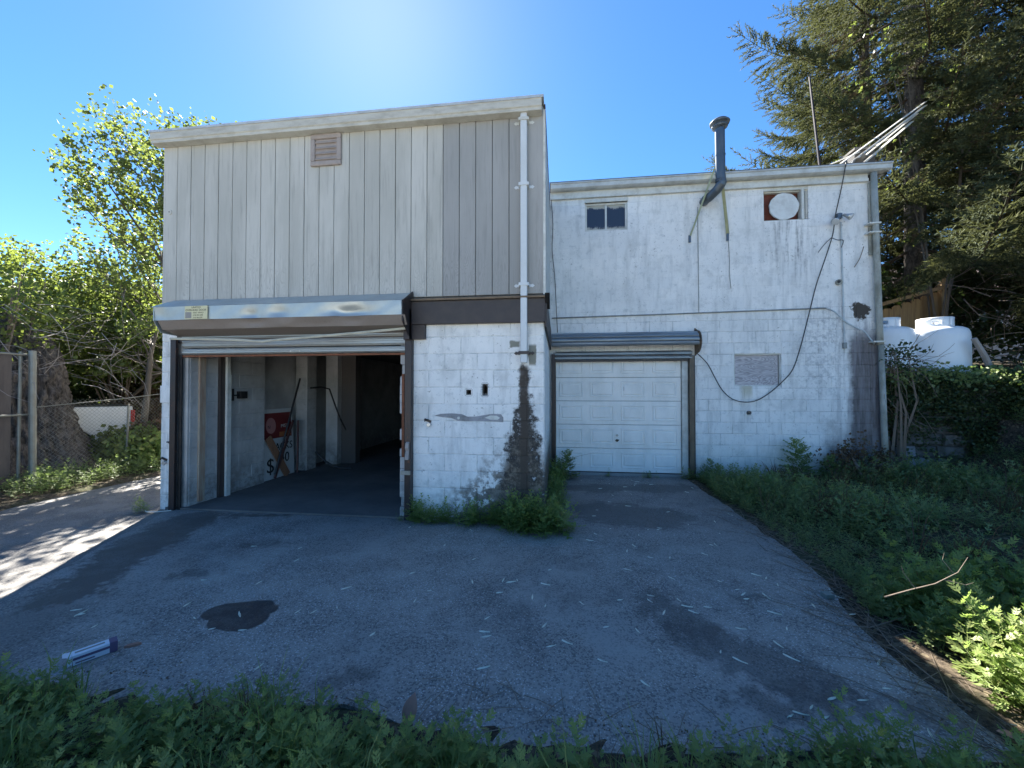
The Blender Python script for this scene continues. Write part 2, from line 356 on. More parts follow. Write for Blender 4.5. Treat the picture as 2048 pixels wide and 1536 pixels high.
# ------------------------------------------------------------------ geometry helpers
WLOC = {}
class MB:
    def __init__(s): s.v = []; s.f = []; s.mi = []; s.cur = 0; s.mats = None
    def add(s, vs_, fs):
        b = len(s.v); s.v += [tuple(p) for p in vs_]; s.f += [tuple(b+i for i in f) for f in fs]; s.mi += [s.cur]*len(fs); return s
    def box(s, x0, x1, y0, y1, z0, z1):
        return s.add([(x0, y0, z0), (x1, y0, z0), (x1, y1, z0), (x0, y1, z0), (x0, y0, z1), (x1, y0, z1), (x1, y1, z1), (x0, y1, z1)],
                     [(0, 3, 2, 1), (4, 5, 6, 7), (0, 1, 5, 4), (1, 2, 6, 5), (2, 3, 7, 6), (3, 0, 4, 7)])
    def bbox(s, x0, x1, y0, y1, z0, z1, c=.004):           # box with a chamfered front (-y) face
        return s.add([(x0, y1, z0), (x1, y1, z0), (x1, y1, z1), (x0, y1, z1), (x0, y0+c, z0), (x1, y0+c, z0), (x1, y0+c, z1), (x0, y0+c, z1),
                      (x0+c, y0, z0+c), (x1-c, y0, z0+c), (x1-c, y0, z1-c), (x0+c, y0, z1-c)],
                     [(0, 3, 2, 1), (0, 1, 5, 4), (1, 2, 6, 5), (2, 3, 7, 6), (3, 0, 4, 7), (4, 5, 9, 8), (5, 6, 10, 9), (6, 7, 11, 10), (7, 4, 8, 11), (8, 9, 10, 11)])
    def tube(s, pts, r, n=8, cap=True):
        pts = [Vector(p) for p in pts]; rs = r if isinstance(r, (list, tuple)) else [r]*len(pts)
        d0 = (pts[1]-pts[0]).normalized(); up = Vector((0, 0, 1)) if abs(d0.z) < .9 else Vector((1, 0, 0))
        a = d0.cross(up).normalized(); vv = []; ff = []
        for i, p in enumerate(pts):
            d = (pts[min(i+1, len(pts)-1)]-pts[max(i-1, 0)]).normalized()
            a = (a-d*a.dot(d)).normalized(); b = d.cross(a)
            for k in range(n):
                t = 2*math.pi*k/n; vv.append(p+(a*math.cos(t)+b*math.sin(t))*rs[i])
        for i in range(len(pts)-1):
            for k in range(n):
                k2 = (k+1) % n; ff.append((i*n+k, i*n+k2, (i+1)*n+k2, (i+1)*n+k))
        if cap: ff += [tuple(range(n))[::-1], tuple((len(pts)-1)*n+k for k in range(n))]
        return s.add(vv, ff)
    def prism(s, poly, axis, a0, a1):                       # poly in the two other axes, extruded along axis
        def P(u, v, w_): return {'x': (w_, u, v), 'y': (u, w_, v), 'z': (u, v, w_)}[axis]
        n = len(poly); vv = [P(u, v, a0) for u, v in poly]+[P(u, v, a1) for u, v in poly]
        return s.add(vv, [tuple(range(n))[::-1], tuple(range(n, 2*n))]+[(i, (i+1) % n, n+(i+1) % n, n+i) for i in range(n)])
    def lathe(s, prof, c, n=24):                            # prof [(r,z)], about a vertical axis at c
        vv = []; ff = []
        for r_, z_ in prof:
            for k in range(n):
                t = 2*math.pi*k/n; vv.append((c[0]+r_*math.cos(t), c[1]+r_*math.sin(t), c[2]+z_))
        for i in range(len(prof)-1):
            for k in range(n):
                k2 = (k+1) % n; ff.append((i*n+k, i*n+k2, (i+1)*n+k2, (i+1)*n+k))
        return s.add(vv, ff)
    def xf(s, M):
        s.v = [tuple(M @ Vector(p)) for p in s.v]; return s
    def build(s, name, mat, parent=None, smooth=False, label=None, kind=None, cat=None, group=None, bev=0):
        vv = np.array(s.v, dtype=float); c = (vv.min(0)+vv.max(0))/2
        if parent is None: c[2] = vv[:, 2].min()
        me = bpy.data.meshes.new(name); me.from_pydata([tuple(p) for p in (vv-c)], [], s.f)
        for m in (mat if isinstance(mat, (list, tuple)) else [mat]): me.materials.append(m)
        if isinstance(mat, (list, tuple)): me.polygons.foreach_set('material_index', s.mi)
        if smooth: me.shade_smooth()
        me.update()
        return link(name, me, c, parent, label, kind, cat, group, bev)
def link(name, me, c, parent=None, label=None, kind=None, cat=None, group=None, bev=0):
    o = bpy.data.objects.new(name, me); COL.objects.link(o); c = Vector(c)
    if parent is not None: o.parent = parent; o.location = c-WLOC[parent.name]
    else: o.location = c
    WLOC[o.name] = c
    for k, x in (('label', label), ('kind', kind), ('category', cat), ('group', group)):
        if x: o[k] = x
    if bev:
        b = o.modifiers.new('b', 'BEVEL'); b.width = bev; b.segments = 2; b.limit_method = 'ANGLE'
    return o
def thing(name, loc, label, cat, group=None):
    return link(name, None, loc, None, label, None, cat, group)
def big(name, verts, faces, mat, parent=None, tint=None, kind='stuff', loc=(0, 0, 0), smooth=False, **kw):   # numpy triangles
    me = bpy.data.meshes.new(name); n, m = len(verts), len(faces)
    base = np.array(WLOC[parent.name] if parent is not None else loc, dtype=float)
    me.vertices.add(n); me.vertices.foreach_set('co', (verts-base).astype(np.float32).ravel())
    k = faces.shape[1]
    me.loops.add(m*k); me.loops.foreach_set('vertex_index', faces.astype(np.int32).ravel())
    me.polygons.add(m); me.polygons.foreach_set('loop_start', np.arange(0, m*k, k, dtype=np.int32))
    me.update(calc_edges=True)
    if tint is not None:
        at = me.attributes.new('tint', 'FLOAT', 'POINT'); at.data.foreach_set('value', tint.astype(np.float32))
    me.materials.append(mat)
    if smooth: me.shade_smooth()
    return link(name, me, base, parent, kind=kind, **kw)
def stamp(T, pos, dirs, scale, roll=None, tint=None, flat_up=False):
    """copies of a template (verts, tris, axis +z) at pos along dirs"""
    tv, tf = T; pos = np.asarray(pos, float); N = len(pos); d = np.asarray(dirs, float); d = d/np.linalg.norm(d, axis=1)[:, None]
    ref = np.where(np.abs(d[:, 2:3]) < .95, np.array([[0, 0, 1.]]), np.array([[1., 0, 0]]))
    x = np.cross(ref, d); x /= np.linalg.norm(x, axis=1)[:, None]; y = np.cross(d, x)
    if roll is None: roll = rng.uniform(0, 2*math.pi, N)
    c, s_ = np.cos(roll)[:, None], np.sin(roll)[:, None]
    x, y = x*c+y*s_, y*c-x*s_
    M = np.stack([x, y, d], axis=2)*np.asarray(scale, float).reshape(N, 1, 1)
    vv = np.einsum('nij,vj->nvi', M, tv)+pos[:, None, :]
    ff = tf[None]+(np.arange(N)*len(tv))[:, None, None]
    if tint is None: tint = rng.uniform(0, 1, N)
    return vv.reshape(-1, 3), ff.reshape(-1, tf.shape[1]), np.repeat(tint, len(tv))
def merge(parts):
    vs_, fs, ts, o = [], [], [], 0
    for a, b, t in parts: vs_.append(a); fs.append(b+o); ts.append(t); o += len(a)
    return np.concatenate(vs_), np.concatenate(fs), np.concatenate(ts)
def text(s_, size, mat, M, name, parent, depth=.001, align='LEFT', xscale=1):
    cu = bpy.data.curves.new(name, 'FONT'); cu.body = s_; cu.size = size; cu.extrude = depth; cu.align_x = align; cu.resolution_u = 3
    o = bpy.data.objects.new(name, cu); COL.objects.link(o); dg = bpy.context.evaluated_depsgraph_get()
    me = bpy.data.meshes.new_from_object(o.evaluated_get(dg)); bpy.data.objects.remove(o)
    me.transform(M @ Matrix.Diagonal((xscale, 1, 1, 1))); me.materials.clear(); me.materials.append(mat)
    c = Vector(WLOC[parent.name]); me.transform(Matrix.Translation(-c)); me.name = name
    return link(name, me, c, parent)
FACE = Matrix(((1, 0, 0, 0), (0, 0, -1, 0), (0, 1, 0, 0), (0, 0, 0, 1)))     # text upright, facing -y
_cache = {}
def block(name, x0, x1, z0, z1, y, parent, mat, axis='y', depth=.03, c=.005, gap=.0045):
    """one masonry block, front face near plane y (or x when axis='x'), mesh shared between equal sizes"""
    L, H = round(x1-x0, 3), round(z1-z0, 3); key = (name, L, H, mat.name, axis, depth, c)
    if key not in _cache:
        b = MB(); b.bbox(-L/2+gap, L/2-gap, 0, depth, -H/2+gap, H/2-gap, c)
        if axis == 'x': b.v = [(-q[1], q[0], q[2]) for q in b.v]
        me = bpy.data.meshes.new(name); me.from_pydata(b.v, [], b.f); me.materials.append(mat); _cache[key] = me
    j = random.uniform(-.0016, .0016)
    p = ((x0+x1)/2, y+j, (z0+z1)/2) if axis == 'y' else (y+j, (x0+x1)/2, (z0+z1)/2)
    o = link(name, _cache[key], p, parent); o.rotation_euler = (random.uniform(-.004, .004), random.uniform(-.002, .002), 0) if axis == 'y' else (0, 0, 0)
    return o
def rects_minus(x0, x1, z0, z1, holes):
    """split a rectangle round rectangular openings"""
    xs = sorted({x0, x1, *[min(max(h[i], x0), x1) for h in holes for i in (0, 1)]}); zs = sorted({z0, z1, *[min(max(h[i], z0), z1) for h in holes for i in (2, 3)]})
    out = []
    for a, b in zip(xs, xs[1:]):
        run = None
        for c, d in zip(zs, zs[1:]):
            m = ((a+b)/2, (c+d)/2); hit = any(h[0] < m[0] < h[1] and h[2] < m[1] < h[3] for h in holes)
            if hit:
                if run: out.append((a, b, *run)); run = None
            else: run = (run[0], d) if run else (c, d)
        if run: out.append((a, b, *run))
    return out
def cut_rect(r_, holes):
    """what is left of a block rectangle after openings, slivers dropped"""
    if not any(h[0] < r_[1] and h[1] > r_[0] and h[2] < r_[3] and h[3] > r_[2] for h in holes): return [r_]
    return [q for q in rects_minus(*r_, holes) if q[1]-q[0] > .02 and q[3]-q[2] > .02]

# ------------------------------------------------------------------ terrain and paving
def smooth(t): t = np.clip(t, 0, 1); return t*t*(3-2*t)
def hgt(x, y):
    x = np.asarray(x, float); y = np.asarray(y, float)
    h = np.full(np.broadcast(x, y).shape, -.03)+0*x+0*y
    right = smooth((x-2.0)/1.0)
    edge = 2.28-.33*smooth((3.9-y)/1.6)
    h = h+np.where(x > edge, .04, 0)+np.clip((x-2.6), 0, 5)*.055*right
    h = h+smooth((x-6.3)/3.2)*smooth((y-3.0)/4.0)*1.15                     # bank to the right of the retaining wall
    h = np.where((y > 7.86) & (x > 5.35), np.maximum(h, 1.86+.10*np.clip(y-8.5, 0, 14)), h)
    h = np.where((x > 7.4) & (y <= 7.86), h+smooth((y-5.6)/2.0)*.5, h)
    h = h+np.where((x < -7.45), .05, 0)+np.clip(-x-11.5, 0, 25)*.10
    h = h+np.where((y < 1.75) & (x > -8), .035, np.where((y < 1.9) & (x > -8) & (x < 2), .024, 0))
    return h
gx = np.unique(np.concatenate([np.linspace(-16, 14, 301), np.array([-400, -200, -100, -60, -40, -30, -24, -20, 17, 20, 25, 32, 45, 70, 120, 220, 400])]))
gy = np.unique(np.concatenate([np.linspace(-3, 16, 191), np.array([-400, -200, -100, -50, -25, -12, -6, 19, 23, 30, 45, 70, 120, 220, 400])]))
X, Y = np.meshgrid(gx, gy, indexing='ij'); Z = hgt(X, Y)+rng.normal(0, .006, X.shape)*((np.abs(X) < 15)&(np.abs(Y)<15))
inside = (X > -7.2) & (X < 2.0) & (Y > 1.92) & (Y < 16); Z = np.where(inside, -.06, Z)
vv = np.stack([X, Y, Z], -1).reshape(-1, 3); ny = len(gy)
i, j = np.meshgrid(np.arange(len(gx)-1), np.arange(ny-1), indexing='ij'); q = (i*ny+j).ravel()
big('ground', vv, np.stack([q, q+ny, q+ny+1, q+1], 1), M_SOIL, kind='structure', smooth=True)

def sheet(name, poly, z, thick, mat, rough_edges=(), amp=.02, step=.12, kind='structure', **kw):
    pts = []
    n = len(poly)
    for i in range(n):
        a, b = Vector(poly[i]), Vector(poly[(i+1) % n]); L = (b-a).length
        if i in rough_edges:
            k = max(2, int(L/step)); nrm = Vector((-(b-a).y, (b-a).x)).normalized(); ph = random.uniform(0, 9)
            for t in range(k):
                p = a.lerp(b, t/k); e = 0 if t == 0 else amp*(math.sin(t*.9+ph)*.7+math.sin(t*.37+ph)*1.6+random.uniform(-1, 1))
                pts.append(tuple(p+nrm*e))
        else: pts.append(tuple(a))
    b = MB(); b.prism(pts, 'z', z-thick, z); return b.build(name, mat, kind=kind, **kw)
# older road on the far left, then the newer driveway lapping over it with a ragged lip
sheet('road', [(-4.1, -3), (-3.0, 16), (-7.25, 16), (-7.5, 5.9), (-7.5, 4.8), (-7.3, 4.1), (-8.3, -3)], -.022, .05, M_ASPHOLD, (2, 3, 4, 5), .05)
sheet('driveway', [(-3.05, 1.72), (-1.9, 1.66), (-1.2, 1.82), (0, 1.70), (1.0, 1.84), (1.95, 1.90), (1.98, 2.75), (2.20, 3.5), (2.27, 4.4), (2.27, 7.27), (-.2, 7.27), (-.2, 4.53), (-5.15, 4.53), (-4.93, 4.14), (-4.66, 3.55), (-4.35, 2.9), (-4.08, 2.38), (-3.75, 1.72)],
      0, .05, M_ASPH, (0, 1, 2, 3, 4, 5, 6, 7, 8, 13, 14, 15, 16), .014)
sheet('bounce_lot', [(-40, -40), (40, -40), (40, -1.1), (3.6, -.7), (1.5, -.9), (-2, -.75), (-8.2, -.9), (-40, -1.0)], .02, .04, M_BOUNCELOT)  # unseen pale lot added behind the camera, bounces sunlight onto the walls
sheet('garage_floor', [(-5.2, 4.55), (-1.8, 4.55), (-1.8, 13.9), (-5.2, 13.9)], .02, .08, M_FLOOR)

# ------------------------------------------------------------------ front garage building
FY = 4.59
gb = thing('garage_building', (-2.75, FY, 0), 'two storey garage with grey vertical board siding above white blocks and an open bay', 'building')
gb_holes = [(-1.12, -1.055, 1.52, 1.585), (-.92, -.85, 1.51, 1.655)]
zs = [-.028+.2055*k for k in range(13)]; zs[0] = -.06; zs[-1] = 2.40
holes_front = []
for k in range(12):
    z0, z1 = zs[k], zs[k+1]
    x1 = -.17; x = x1-(.4064 if k % 2 else .2032)
    edges = [x1]
    while x > -1.80: edges.append(x); x -= .4064
    if edges[-1]+1.80 < .06: edges[-1] = -1.80
    else: edges.append(-1.80)
    for a, b in zip(edges[1:], edges):
        
            r_ = (a, b, z0, z1); ov = [h for h in gb_holes if h[0] < b and h[1] > a and h[2] < z1 and h[3] > z0]
            if ov:
                m_ = MB()
                for q in rects_minus(a+.0045, b-.0045, z0+.0045, z1-.0045, ov): m_.box(q[0], q[1], FY+.0005, FY+.06, q[2], q[3])
                m_.build('block', M_FRONT, gb)
            else: block('block', *r_, FY, gb, M_FRONT, depth=.06)
    for q in ((-5.33, -5.10, z0, z1),) if k % 2 else ((-5.33, -5.22, z0, z1), (-5.22, -5.10, z0, z1)): block('block', *q, FY, gb, M_FRONT, depth=.06)
b = MB()
for q in rects_minus(-1.80, -.176, -.1, 2.42, gb_holes): b.box(q[0], q[1], FY+.0065, FY+.2, q[2], q[3])
b.build('mortar_bed', M_FRONTJ, gb)
MB().box(-5.324, -5.10, FY+.0065, FY+.2, -.1, 2.42).build('mortar_bed', M_FRONTJ, gb)
b = MB()
for h in gb_holes: b.box(h[0]-.03, h[1]+.03, FY+.14, FY+.16, h[2]-.03, h[3]+.03)
b.build('hole_back', M_VOID, gb)
# ragged rims round the two holes
for (a0, a1, c0, c1) in gb_holes:
    b = MB(); n = 20; cx, cz = (a0+a1)/2, (c0+c1)/2; ri = []; ro = []
    for k in range(n):
        t = 2*math.pi*k/n; sx, sz = math.cos(t), math.sin(t); m = max(abs(sx), abs(sz))
        ro.append((cx+sx/m*((a1-a0)/2+.014), FY-.001, cz+sz/m*((c1-c0)/2+.014)))
        jj = random.uniform(.62, .95); ri.append((cx+sx*((a1-a0)/2)*jj*1.05, FY+.012, cz+sz*((c1-c0)/2)*jj*1.05))
    b.add(ro+ri+[(p[0], FY+.15, p[2]) for p in ri], [(k, (k+1) % n, n+(k+1) % n, n+k) for k in range(n)]+[(n+k, n+(k+1) % n, 2*n+(k+1) % n, 2*n+k) for k in range(n)])
    b.build('hole_rim', M_STONE, gb)
# right flank wall, seen at a sliver; its joints are real but joined
b = MB()
for k in range(12):
    y = FY+.05 if k % 2 else FY+.05; e = [FY+.01, FY+(.4 if k % 2 else .2)]
    while e[-1] < 7.0: e.append(e[-1]+.4064)
    e[-1] = 7.27
    for a, c in zip(e, e[1:]): b.box(-.2, -.168, a+.004, c-.004, zs[k]+.004, zs[k+1]-.004)
b.box(-.35, -.176, FY+.2, 7.3, -.1, 2.42)
b.build('side_wall', M_FRONT, gb, kind='stuff')
MB().box(-5.324, -5.13, FY+.2, 14, -.1, 2.42).build('left_wall', M_INNER, gb)
# interior
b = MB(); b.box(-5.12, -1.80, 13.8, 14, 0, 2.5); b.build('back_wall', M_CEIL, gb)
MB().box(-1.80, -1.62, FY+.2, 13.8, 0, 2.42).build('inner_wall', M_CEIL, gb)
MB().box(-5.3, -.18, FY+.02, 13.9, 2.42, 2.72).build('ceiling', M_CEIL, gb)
for k in range(11):
    z0, z1 = zs[k], zs[k+1]; e = [4.62, 4.62+(.25 if k % 2 else .40)]
    while e[-1] < 5.75: e.append(e[-1]+.4064)
    e[-1] = 5.96
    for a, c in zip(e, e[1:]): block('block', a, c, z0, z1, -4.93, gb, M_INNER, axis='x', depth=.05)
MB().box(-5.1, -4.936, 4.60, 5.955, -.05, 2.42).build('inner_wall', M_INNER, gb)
for k in range(11):
    z0, z1 = zs[k], zs[k+1]
    block('block', 6.95, 7.25, z0, z1, -4.86, gb, M_INNER, axis='x', depth=.05)
    for a, c in ((-5.1, -4.86),): block('block', a, c, z0, z1, 6.95, gb, M_INNER, depth=.05)
MB().box(-5.1, -4.87, 6.957, 7.25, -.05, 2.42).build('pier', M_INNER, gb)
MB().box(-4.88, -4.62, 7.6, 7.9, 0, 2.42).build('pier', M_INNER, gb)
MB().box(-4.62, -4.3, 7.75, 7.95, 0, 2.42).build('pier', M_CEIL, gb)
MB().box(-4.93, -4.885, 5.05, 5.13, 0, 2.42).build('door_jamb', M_BEAM, gb)
MB().box(-4.905, -4.85, 5.13, 5.20, 0, 2.42).build('door_jamb', M_TRIMW, gb)
b = MB().box(-4.93, -4.90, 4.74, 4.83, .05, 2.42); b.build('door_jamb', M_RUSTWOOD, gb)
# right jamb of the open bay: ragged broken block ends
b = MB()
z = 0
while z < 2.1:
    dz = random.uniform(.08, .2); e = random.uniform(-.015, .02)
    b.box(-1.955+e, -1.81, FY+.0+abs(e), FY+.19, z, min(z+dz-.006, 2.2)); z += dz
b.build('door_jamb', M_INNER, gb, kind='stuff')
MB().box(-1.93, -1.90, FY-.018, FY+.02, .75, 1.78).build('rust_strip', M_RUST, gb)
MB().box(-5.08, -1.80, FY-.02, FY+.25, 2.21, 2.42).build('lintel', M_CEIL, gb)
# beam between the storeys
b = MB(); b.box(-1.79, -.155, FY-.07, FY+.05, 2.385, 2.665); b.build('beam', M_BEAM, gb, bev=.004)
MB().box(-1.79, -1.625, FY-.055, FY+.0, 2.205, 2.383).build('beam_end_block', M_BEAM, gb, bev=.003)
b = MB(); b.prism([(FY-.10, 2.668), (FY-.105, 2.69), (FY+.02, 2.735), (FY+.02, 2.668)], 'x', -1.79, -.15); b.build('flashing', M_BROWNSTEEL, gb)
b = MB(); b.prism([(FY-.12, 2.655), (FY-.17, 2.70), (FY-.02, 2.73), (FY+.03, 2.55)], 'x', -.155, -.10); b.build('beam_corner_cap', M_BLACK, gb)
b = MB(); b.box(-.155, -.135, FY-.05, 7.27, 2.33, 2.70); b.build('side_beam', M_BEAM, gb)
# siding boards
top_at = lambda x: 5.0
bw = .2057
MB().box(-5.32, -.185, FY+.008, FY+.12, 2.42, 5.0).build('siding_backing', M_GROOVE, gb)
x = -1.413
bx = []
while x+bw < -.2: bx.append((x, x+bw, M_BOARD2)); x += bw
bx.append((x, -.172, M_BOARD2)); x = -1.413
while x-bw > -5.31: bx.append((x-bw, x, M_BOARD)); x -= bw
bx.append((-5.33, x, M_BOARD))
for a, c, m in bx:
    bb = MB().bbox(a+.0035, c-.0035, FY-.012+random.uniform(0, .002), FY+.008, 2.735 if a > -1.9 else 2.60, 4.99, .004).build('board', m, gb)
b0 = None
for k in range(13):
    a = FY+.01+k*bw
    bb = MB(); bb.bbox(a+.003, a+bw-.003, 0, .02, 2.70, 4.99, .004); bb.v = [(-.155-q[1], q[0], q[2]) for q in bb.v]; bb.build('board', M_TRIMW, gb)
MB().box(-.20, -.177, FY+.0, 7.28, 2.42, 5.0).build('side_backing', M_GROOVE, gb)
MB().box(-.178, -.150, FY-.016, FY+.012, 2.70, 4.95).build('corner_trim', M_TRIMW, gb)
# fascia with its lip, roof behind
b = MB(); b.prism([(4.45, 4.915), (4.45, 5.025), (4.70, 5.04), (4.70, 4.99), (4.60, 4.985), (4.575, 4.87), (4.465, 4.87), (4.465, 4.905)], 'x', -5.40, -.19); b.build('fascia', M_FASCIA, gb, bev=.004)
b = MB(); b.prism([(4.44, 5.0), (4.44, 5.032), (4.72, 5.048), (4.72, 5.03)], 'x', -5.41, -.165); b.build('drip_edge', M_GUTTER, gb)
b = MB(); b.prism([(4.60, 5.0), (4.70, 5.04), (14, 5.25), (14, 5.05)], 'x', -5.38, -.175); b.build('roof', M_RIM, gb)
b = MB(); b.prism([(4.60, 4.93), (4.60, 5.03), (14, 5.25), (14, 5.13)], 'x', -.172, -.15); b.build('side_fascia', M_BEAM, gb)
MB().box(-5.33, -.18, 13.85, 14.0, 0, 5.1).build('rear_wall', M_BOARD, gb)
MB().box(-5.33, -5.20, FY+.12, 13.85, 2.42, 5.0).build('left_wall', M_BOARD, gb)
MB().box(-.22, -.179, 7.3, 13.85, 2.42, 5.0).build('side_wall', M_BOARD, gb)
# downpipe with its straps
dp = MB(); dp.box(-.445, -.365, FY-.10, FY-.03, 1.90, 4.875); dpo = dp.build('downpipe', M_PIPE, gb, bev=.012)
for zz, m in ((4.80, M_TRIMW), (4.02, M_PIPE), (2.83, M_PIPE), (2.02, M_BEAM)):
    b = MB(); b.add([(-.53, FY-.016, zz), (-.505, FY-.016, zz+.022), (-.49, FY-.016, zz+.014), (-.465, FY-.016, zz+.018), (-.465, FY-.016, zz-.018), (-.49, FY-.016, zz-.014), (-.505, FY-.016, zz-.022)], [tuple(range(7))])
    b.add([(-.28, FY-.016, zz), (-.305, FY-.016, zz-.022), (-.32, FY-.016, zz-.014), (-.345, FY-.016, zz-.018), (-.345, FY-.016, zz+.018), (-.32, FY-.016, zz+.014), (-.305, FY-.016, zz+.022)], [tuple(range(7))])
    b.box(-.466, -.447, FY-.105, FY-.013, zz-.018, zz+.018); b.box(-.363, -.344, FY-.105, FY-.013, zz-.018, zz+.018); b.box(-.449, -.361, FY-.108, FY-.103, zz-.018, zz+.018)
    b.build('pipe_strap', m, dpo)
# stains with body: torn patch of old adhesive on the wall, left wall cover plate
b = MB(); up = [(-1.52, 1.262), (-1.44, 1.285), (-1.30, 1.292), (-1.17, 1.282), (-1.10, 1.258), (-1.0, 1.262), (-.92, 1.275), (-.80, 1.292), (-.69, 1.288), (-.66, 1.245), (-.66, 1.19), (-.78, 1.198), (-.9, 1.2), (-1.02, 1.205), (-1.12, 1.20), (-1.22, 1.208), (-1.3, 1.235), (-1.42, 1.25)]
b.prism([(p[0], p[1]+random.uniform(-.004, .004)) for p in up], 'y', FY-.0035, FY+.003); b.build('bare_patch', M_STONEL, gb)
MB().box(-5.325, -5.105, FY-.02, FY-.003, 1.41, 1.64).build('cover_plate', M_FRONT, gb, bev=.003)
b = MB().add([(-.70, FY-.005, 1.245), (-.74, FY-.005, 1.27), (-.82, FY-.005, 1.272), (-.89, FY-.005, 1.245), (-.82, FY-.005, 1.222), (-.73, FY-.005, 1.222)], [(0, 5, 4, 3, 2, 1)]); b.build('paint_flake', M_TRIMW, gb)
b = MB().tube([(-1.21, FY-.02, 1.24), (-1.21, FY+.01, 1.24)], .016, 10); b.build('bolt', M_TRIMW, gb)

# fittings on the garage
lv = thing('wall_louvre', (-2.955, FY, 4.44), 'square louvred vent with a thick rounded frame high on the grey siding', 'vent')
b = MB(); x0, x1, z0, z1, wd = -3.165, -2.745, 4.455, 4.865, .062
for q in ((x0, x1, z1-wd, z1), (x0, x1, z0, z0+wd), (x0, x0+wd, z0+wd, z1-wd), (x1-wd, x1, z0+wd, z1-wd)): b.box(q[0], q[1], FY-.045, FY-.0125, q[2], q[3])
b.build('frame', M_LOUVRE, lv, bev=.012)
MB().box(x0+wd, x1-wd, FY-.02, FY-.0125, z0+wd, z1-wd).build('backing', M_LOUVRE, lv)
for k in range(4):
    zz = z0+wd+.02+k*.071
    b = MB(); b.prism([(FY-.040, zz), (FY-.018, zz+.038), (FY-.014, zz+.032), (FY-.036, zz-.005)], 'x', x0+wd, x1-wd); b.build('slat', M_LOUVRE, lv)
b = MB(); b.tube([(-5.227, FY-.019, 3.99), (-5.227, FY-.011, 3.99)], .037, 20); ro = b.build('cable_port', M_BOARD, None, label='small round port plate with dark centre on the leftmost siding boards', cat='cover plate')
MB().tube([(-5.227, FY-.0215, 3.99), (-5.227, FY-.0195, 3.99)], .008, 10).build('port_hole', M_BLACK, ro)
def hasp(x, z, lab, plate=.09):
    t = thing('padlock_hasp', (x, FY-.01, z), lab, 'hasp')
    b = MB(); b.box(-plate/2, plate/2, -.006, 0, -.014, .014); b.xf(Matrix.Translation((x, FY-.006, z)) @ Matrix.Rotation(R(20), 4, 'Y')); b.build('hinge_plate', M_STEEL, t)
    b = MB(); b.tube([(x-.03, FY-.03, z-.01), (x-.01, FY-.045, z+.02), (x+.02, FY-.03, z+.01)], .006, 6); b.build('staple', M_BLACK, t)
    b = MB(); b.box(-.022, .022, -.03, -.01, -.03, .02); b.xf(Matrix.Translation((x+.025, FY-.012, z-.045)) @ Matrix.Rotation(R(40), 4, 'Y')); b.build('lock_body', M_LAMP, t, bev=.003)
hasp(-1.60, 1.205, 'old padlock hasp on white blocks beside the black guide post and torn patch')
hasp(-5.26, .655, 'rusty padlock hasp on the narrow white block pillar left of the open bay')
b = MB(); b.tube([(-5.14, FY-.05, .885), (-5.14, FY-.005, .885)], .018, 10); b.tube([(-5.20, FY-.03, .885), (-5.10, FY-.03, .885)], .009, 6)
b.build('slide_bolt', M_BLACK, None, label='small black slide bolt beside the left guide post of open bay', cat='bolt')

# ------------------------------------------------------------------ rolling shutter over the open bay
rs = thing('rolling_shutter', (-3.4, FY, 0), 'raised galvanised rolling shutter with dented metal hood over the open bay', 'rolling shutter')
b = MB()
def dent_strip(name, zt, zb, yt, yb, x0, x1, mat, dents, parent=rs, nx=120, nz=6, ragged=0):
    vs_ = []; fs = []
    for i in range(nx+1):
        xx = x0+(x1-x0)*i/nx
        for j in range(nz+1):
            t = j/nz; zz = zt+(zb-zt)*t; yy = yt+(yb-yt)*t
            for (dx, dz, rx, rz, am) in dents:
                yy += am*math.exp(-((xx-dx)/rx)**2-((zz-dz)/rz)**2)
            yy += .002*math.sin(xx*7)+.0015*math.sin(xx*19+j)
            if ragged and j == nz: zz += ragged*(math.sin(xx*3.1)+.6*math.sin(xx*8.3))
            vs_.append((xx, yy, zz))
    for i in range(nx):
        for j in range(nz): a = i*(nz+1)+j; fs.append((a, a+1, a+nz+2, a+nz+1))
    return MB().add(vs_, fs).build(name, mat, parent, smooth=True)
D1 = [(-3.72, 2.50, .10, .05, .03), (-3.35, 2.52, .12, .05, .025), (-2.45, 2.50, .22, .06, .055), (-2.62, 2.46, .06, .05, -.02), (-4.95, 2.5, .1, .08, .02)]
dent_strip('hood_front', 2.62, 2.455, 4.24, 4.245, -5.05, -1.80, M_HOODTOP, D1)
dent_strip('hood_top', 2.78, 2.622, 4.56, 4.24, -5.12, -1.80, M_HOODTOP, [(-2.4, 2.66, .3, .06, .01)])
dent_strip('hood_lower', 2.454, 2.345, 4.245, 4.31, -5.0, -1.76, M_HOODLOW, [(-3.72, 2.42, .2, .05, .04), (-3.3, 2.36, .15, .08, -.03), (-2.45, 2.42, .15, .06, .03), (-4.3, 2.4, .2, .08, .015), (-2.9, 2.38, .2, .05, .02)])
dent_strip('hood_underside', 2.345, 2.29, 4.31, 4.55, -5.0, -1.80, M_HOODLOW, [(-3.4, 2.28, .2, .1, -.03)])
b = MB(); b.prism([(4.24, 2.455), (4.24, 2.62), (4.56, 2.78), (4.58, 2.30), (4.33, 2.31)], 'x', -5.055, -5.045); b.build('hood_end', M_HOODTOP, rs)
b = MB(); pts = [(-4.95, 4.37, 2.24), (-4.3, 4.36, 2.22), (-3.9, 4.34, 2.20), (-3.62, 4.32, 2.175), (-3.5, 4.32, 2.19), (-3.0, 4.35, 2.225), (-2.4, 4.37, 2.27), (-1.8, 4.38, 2.315)]
b.tube(pts, .016, 6); b.build('bent_bottom_strip', M_CREAM, rs)
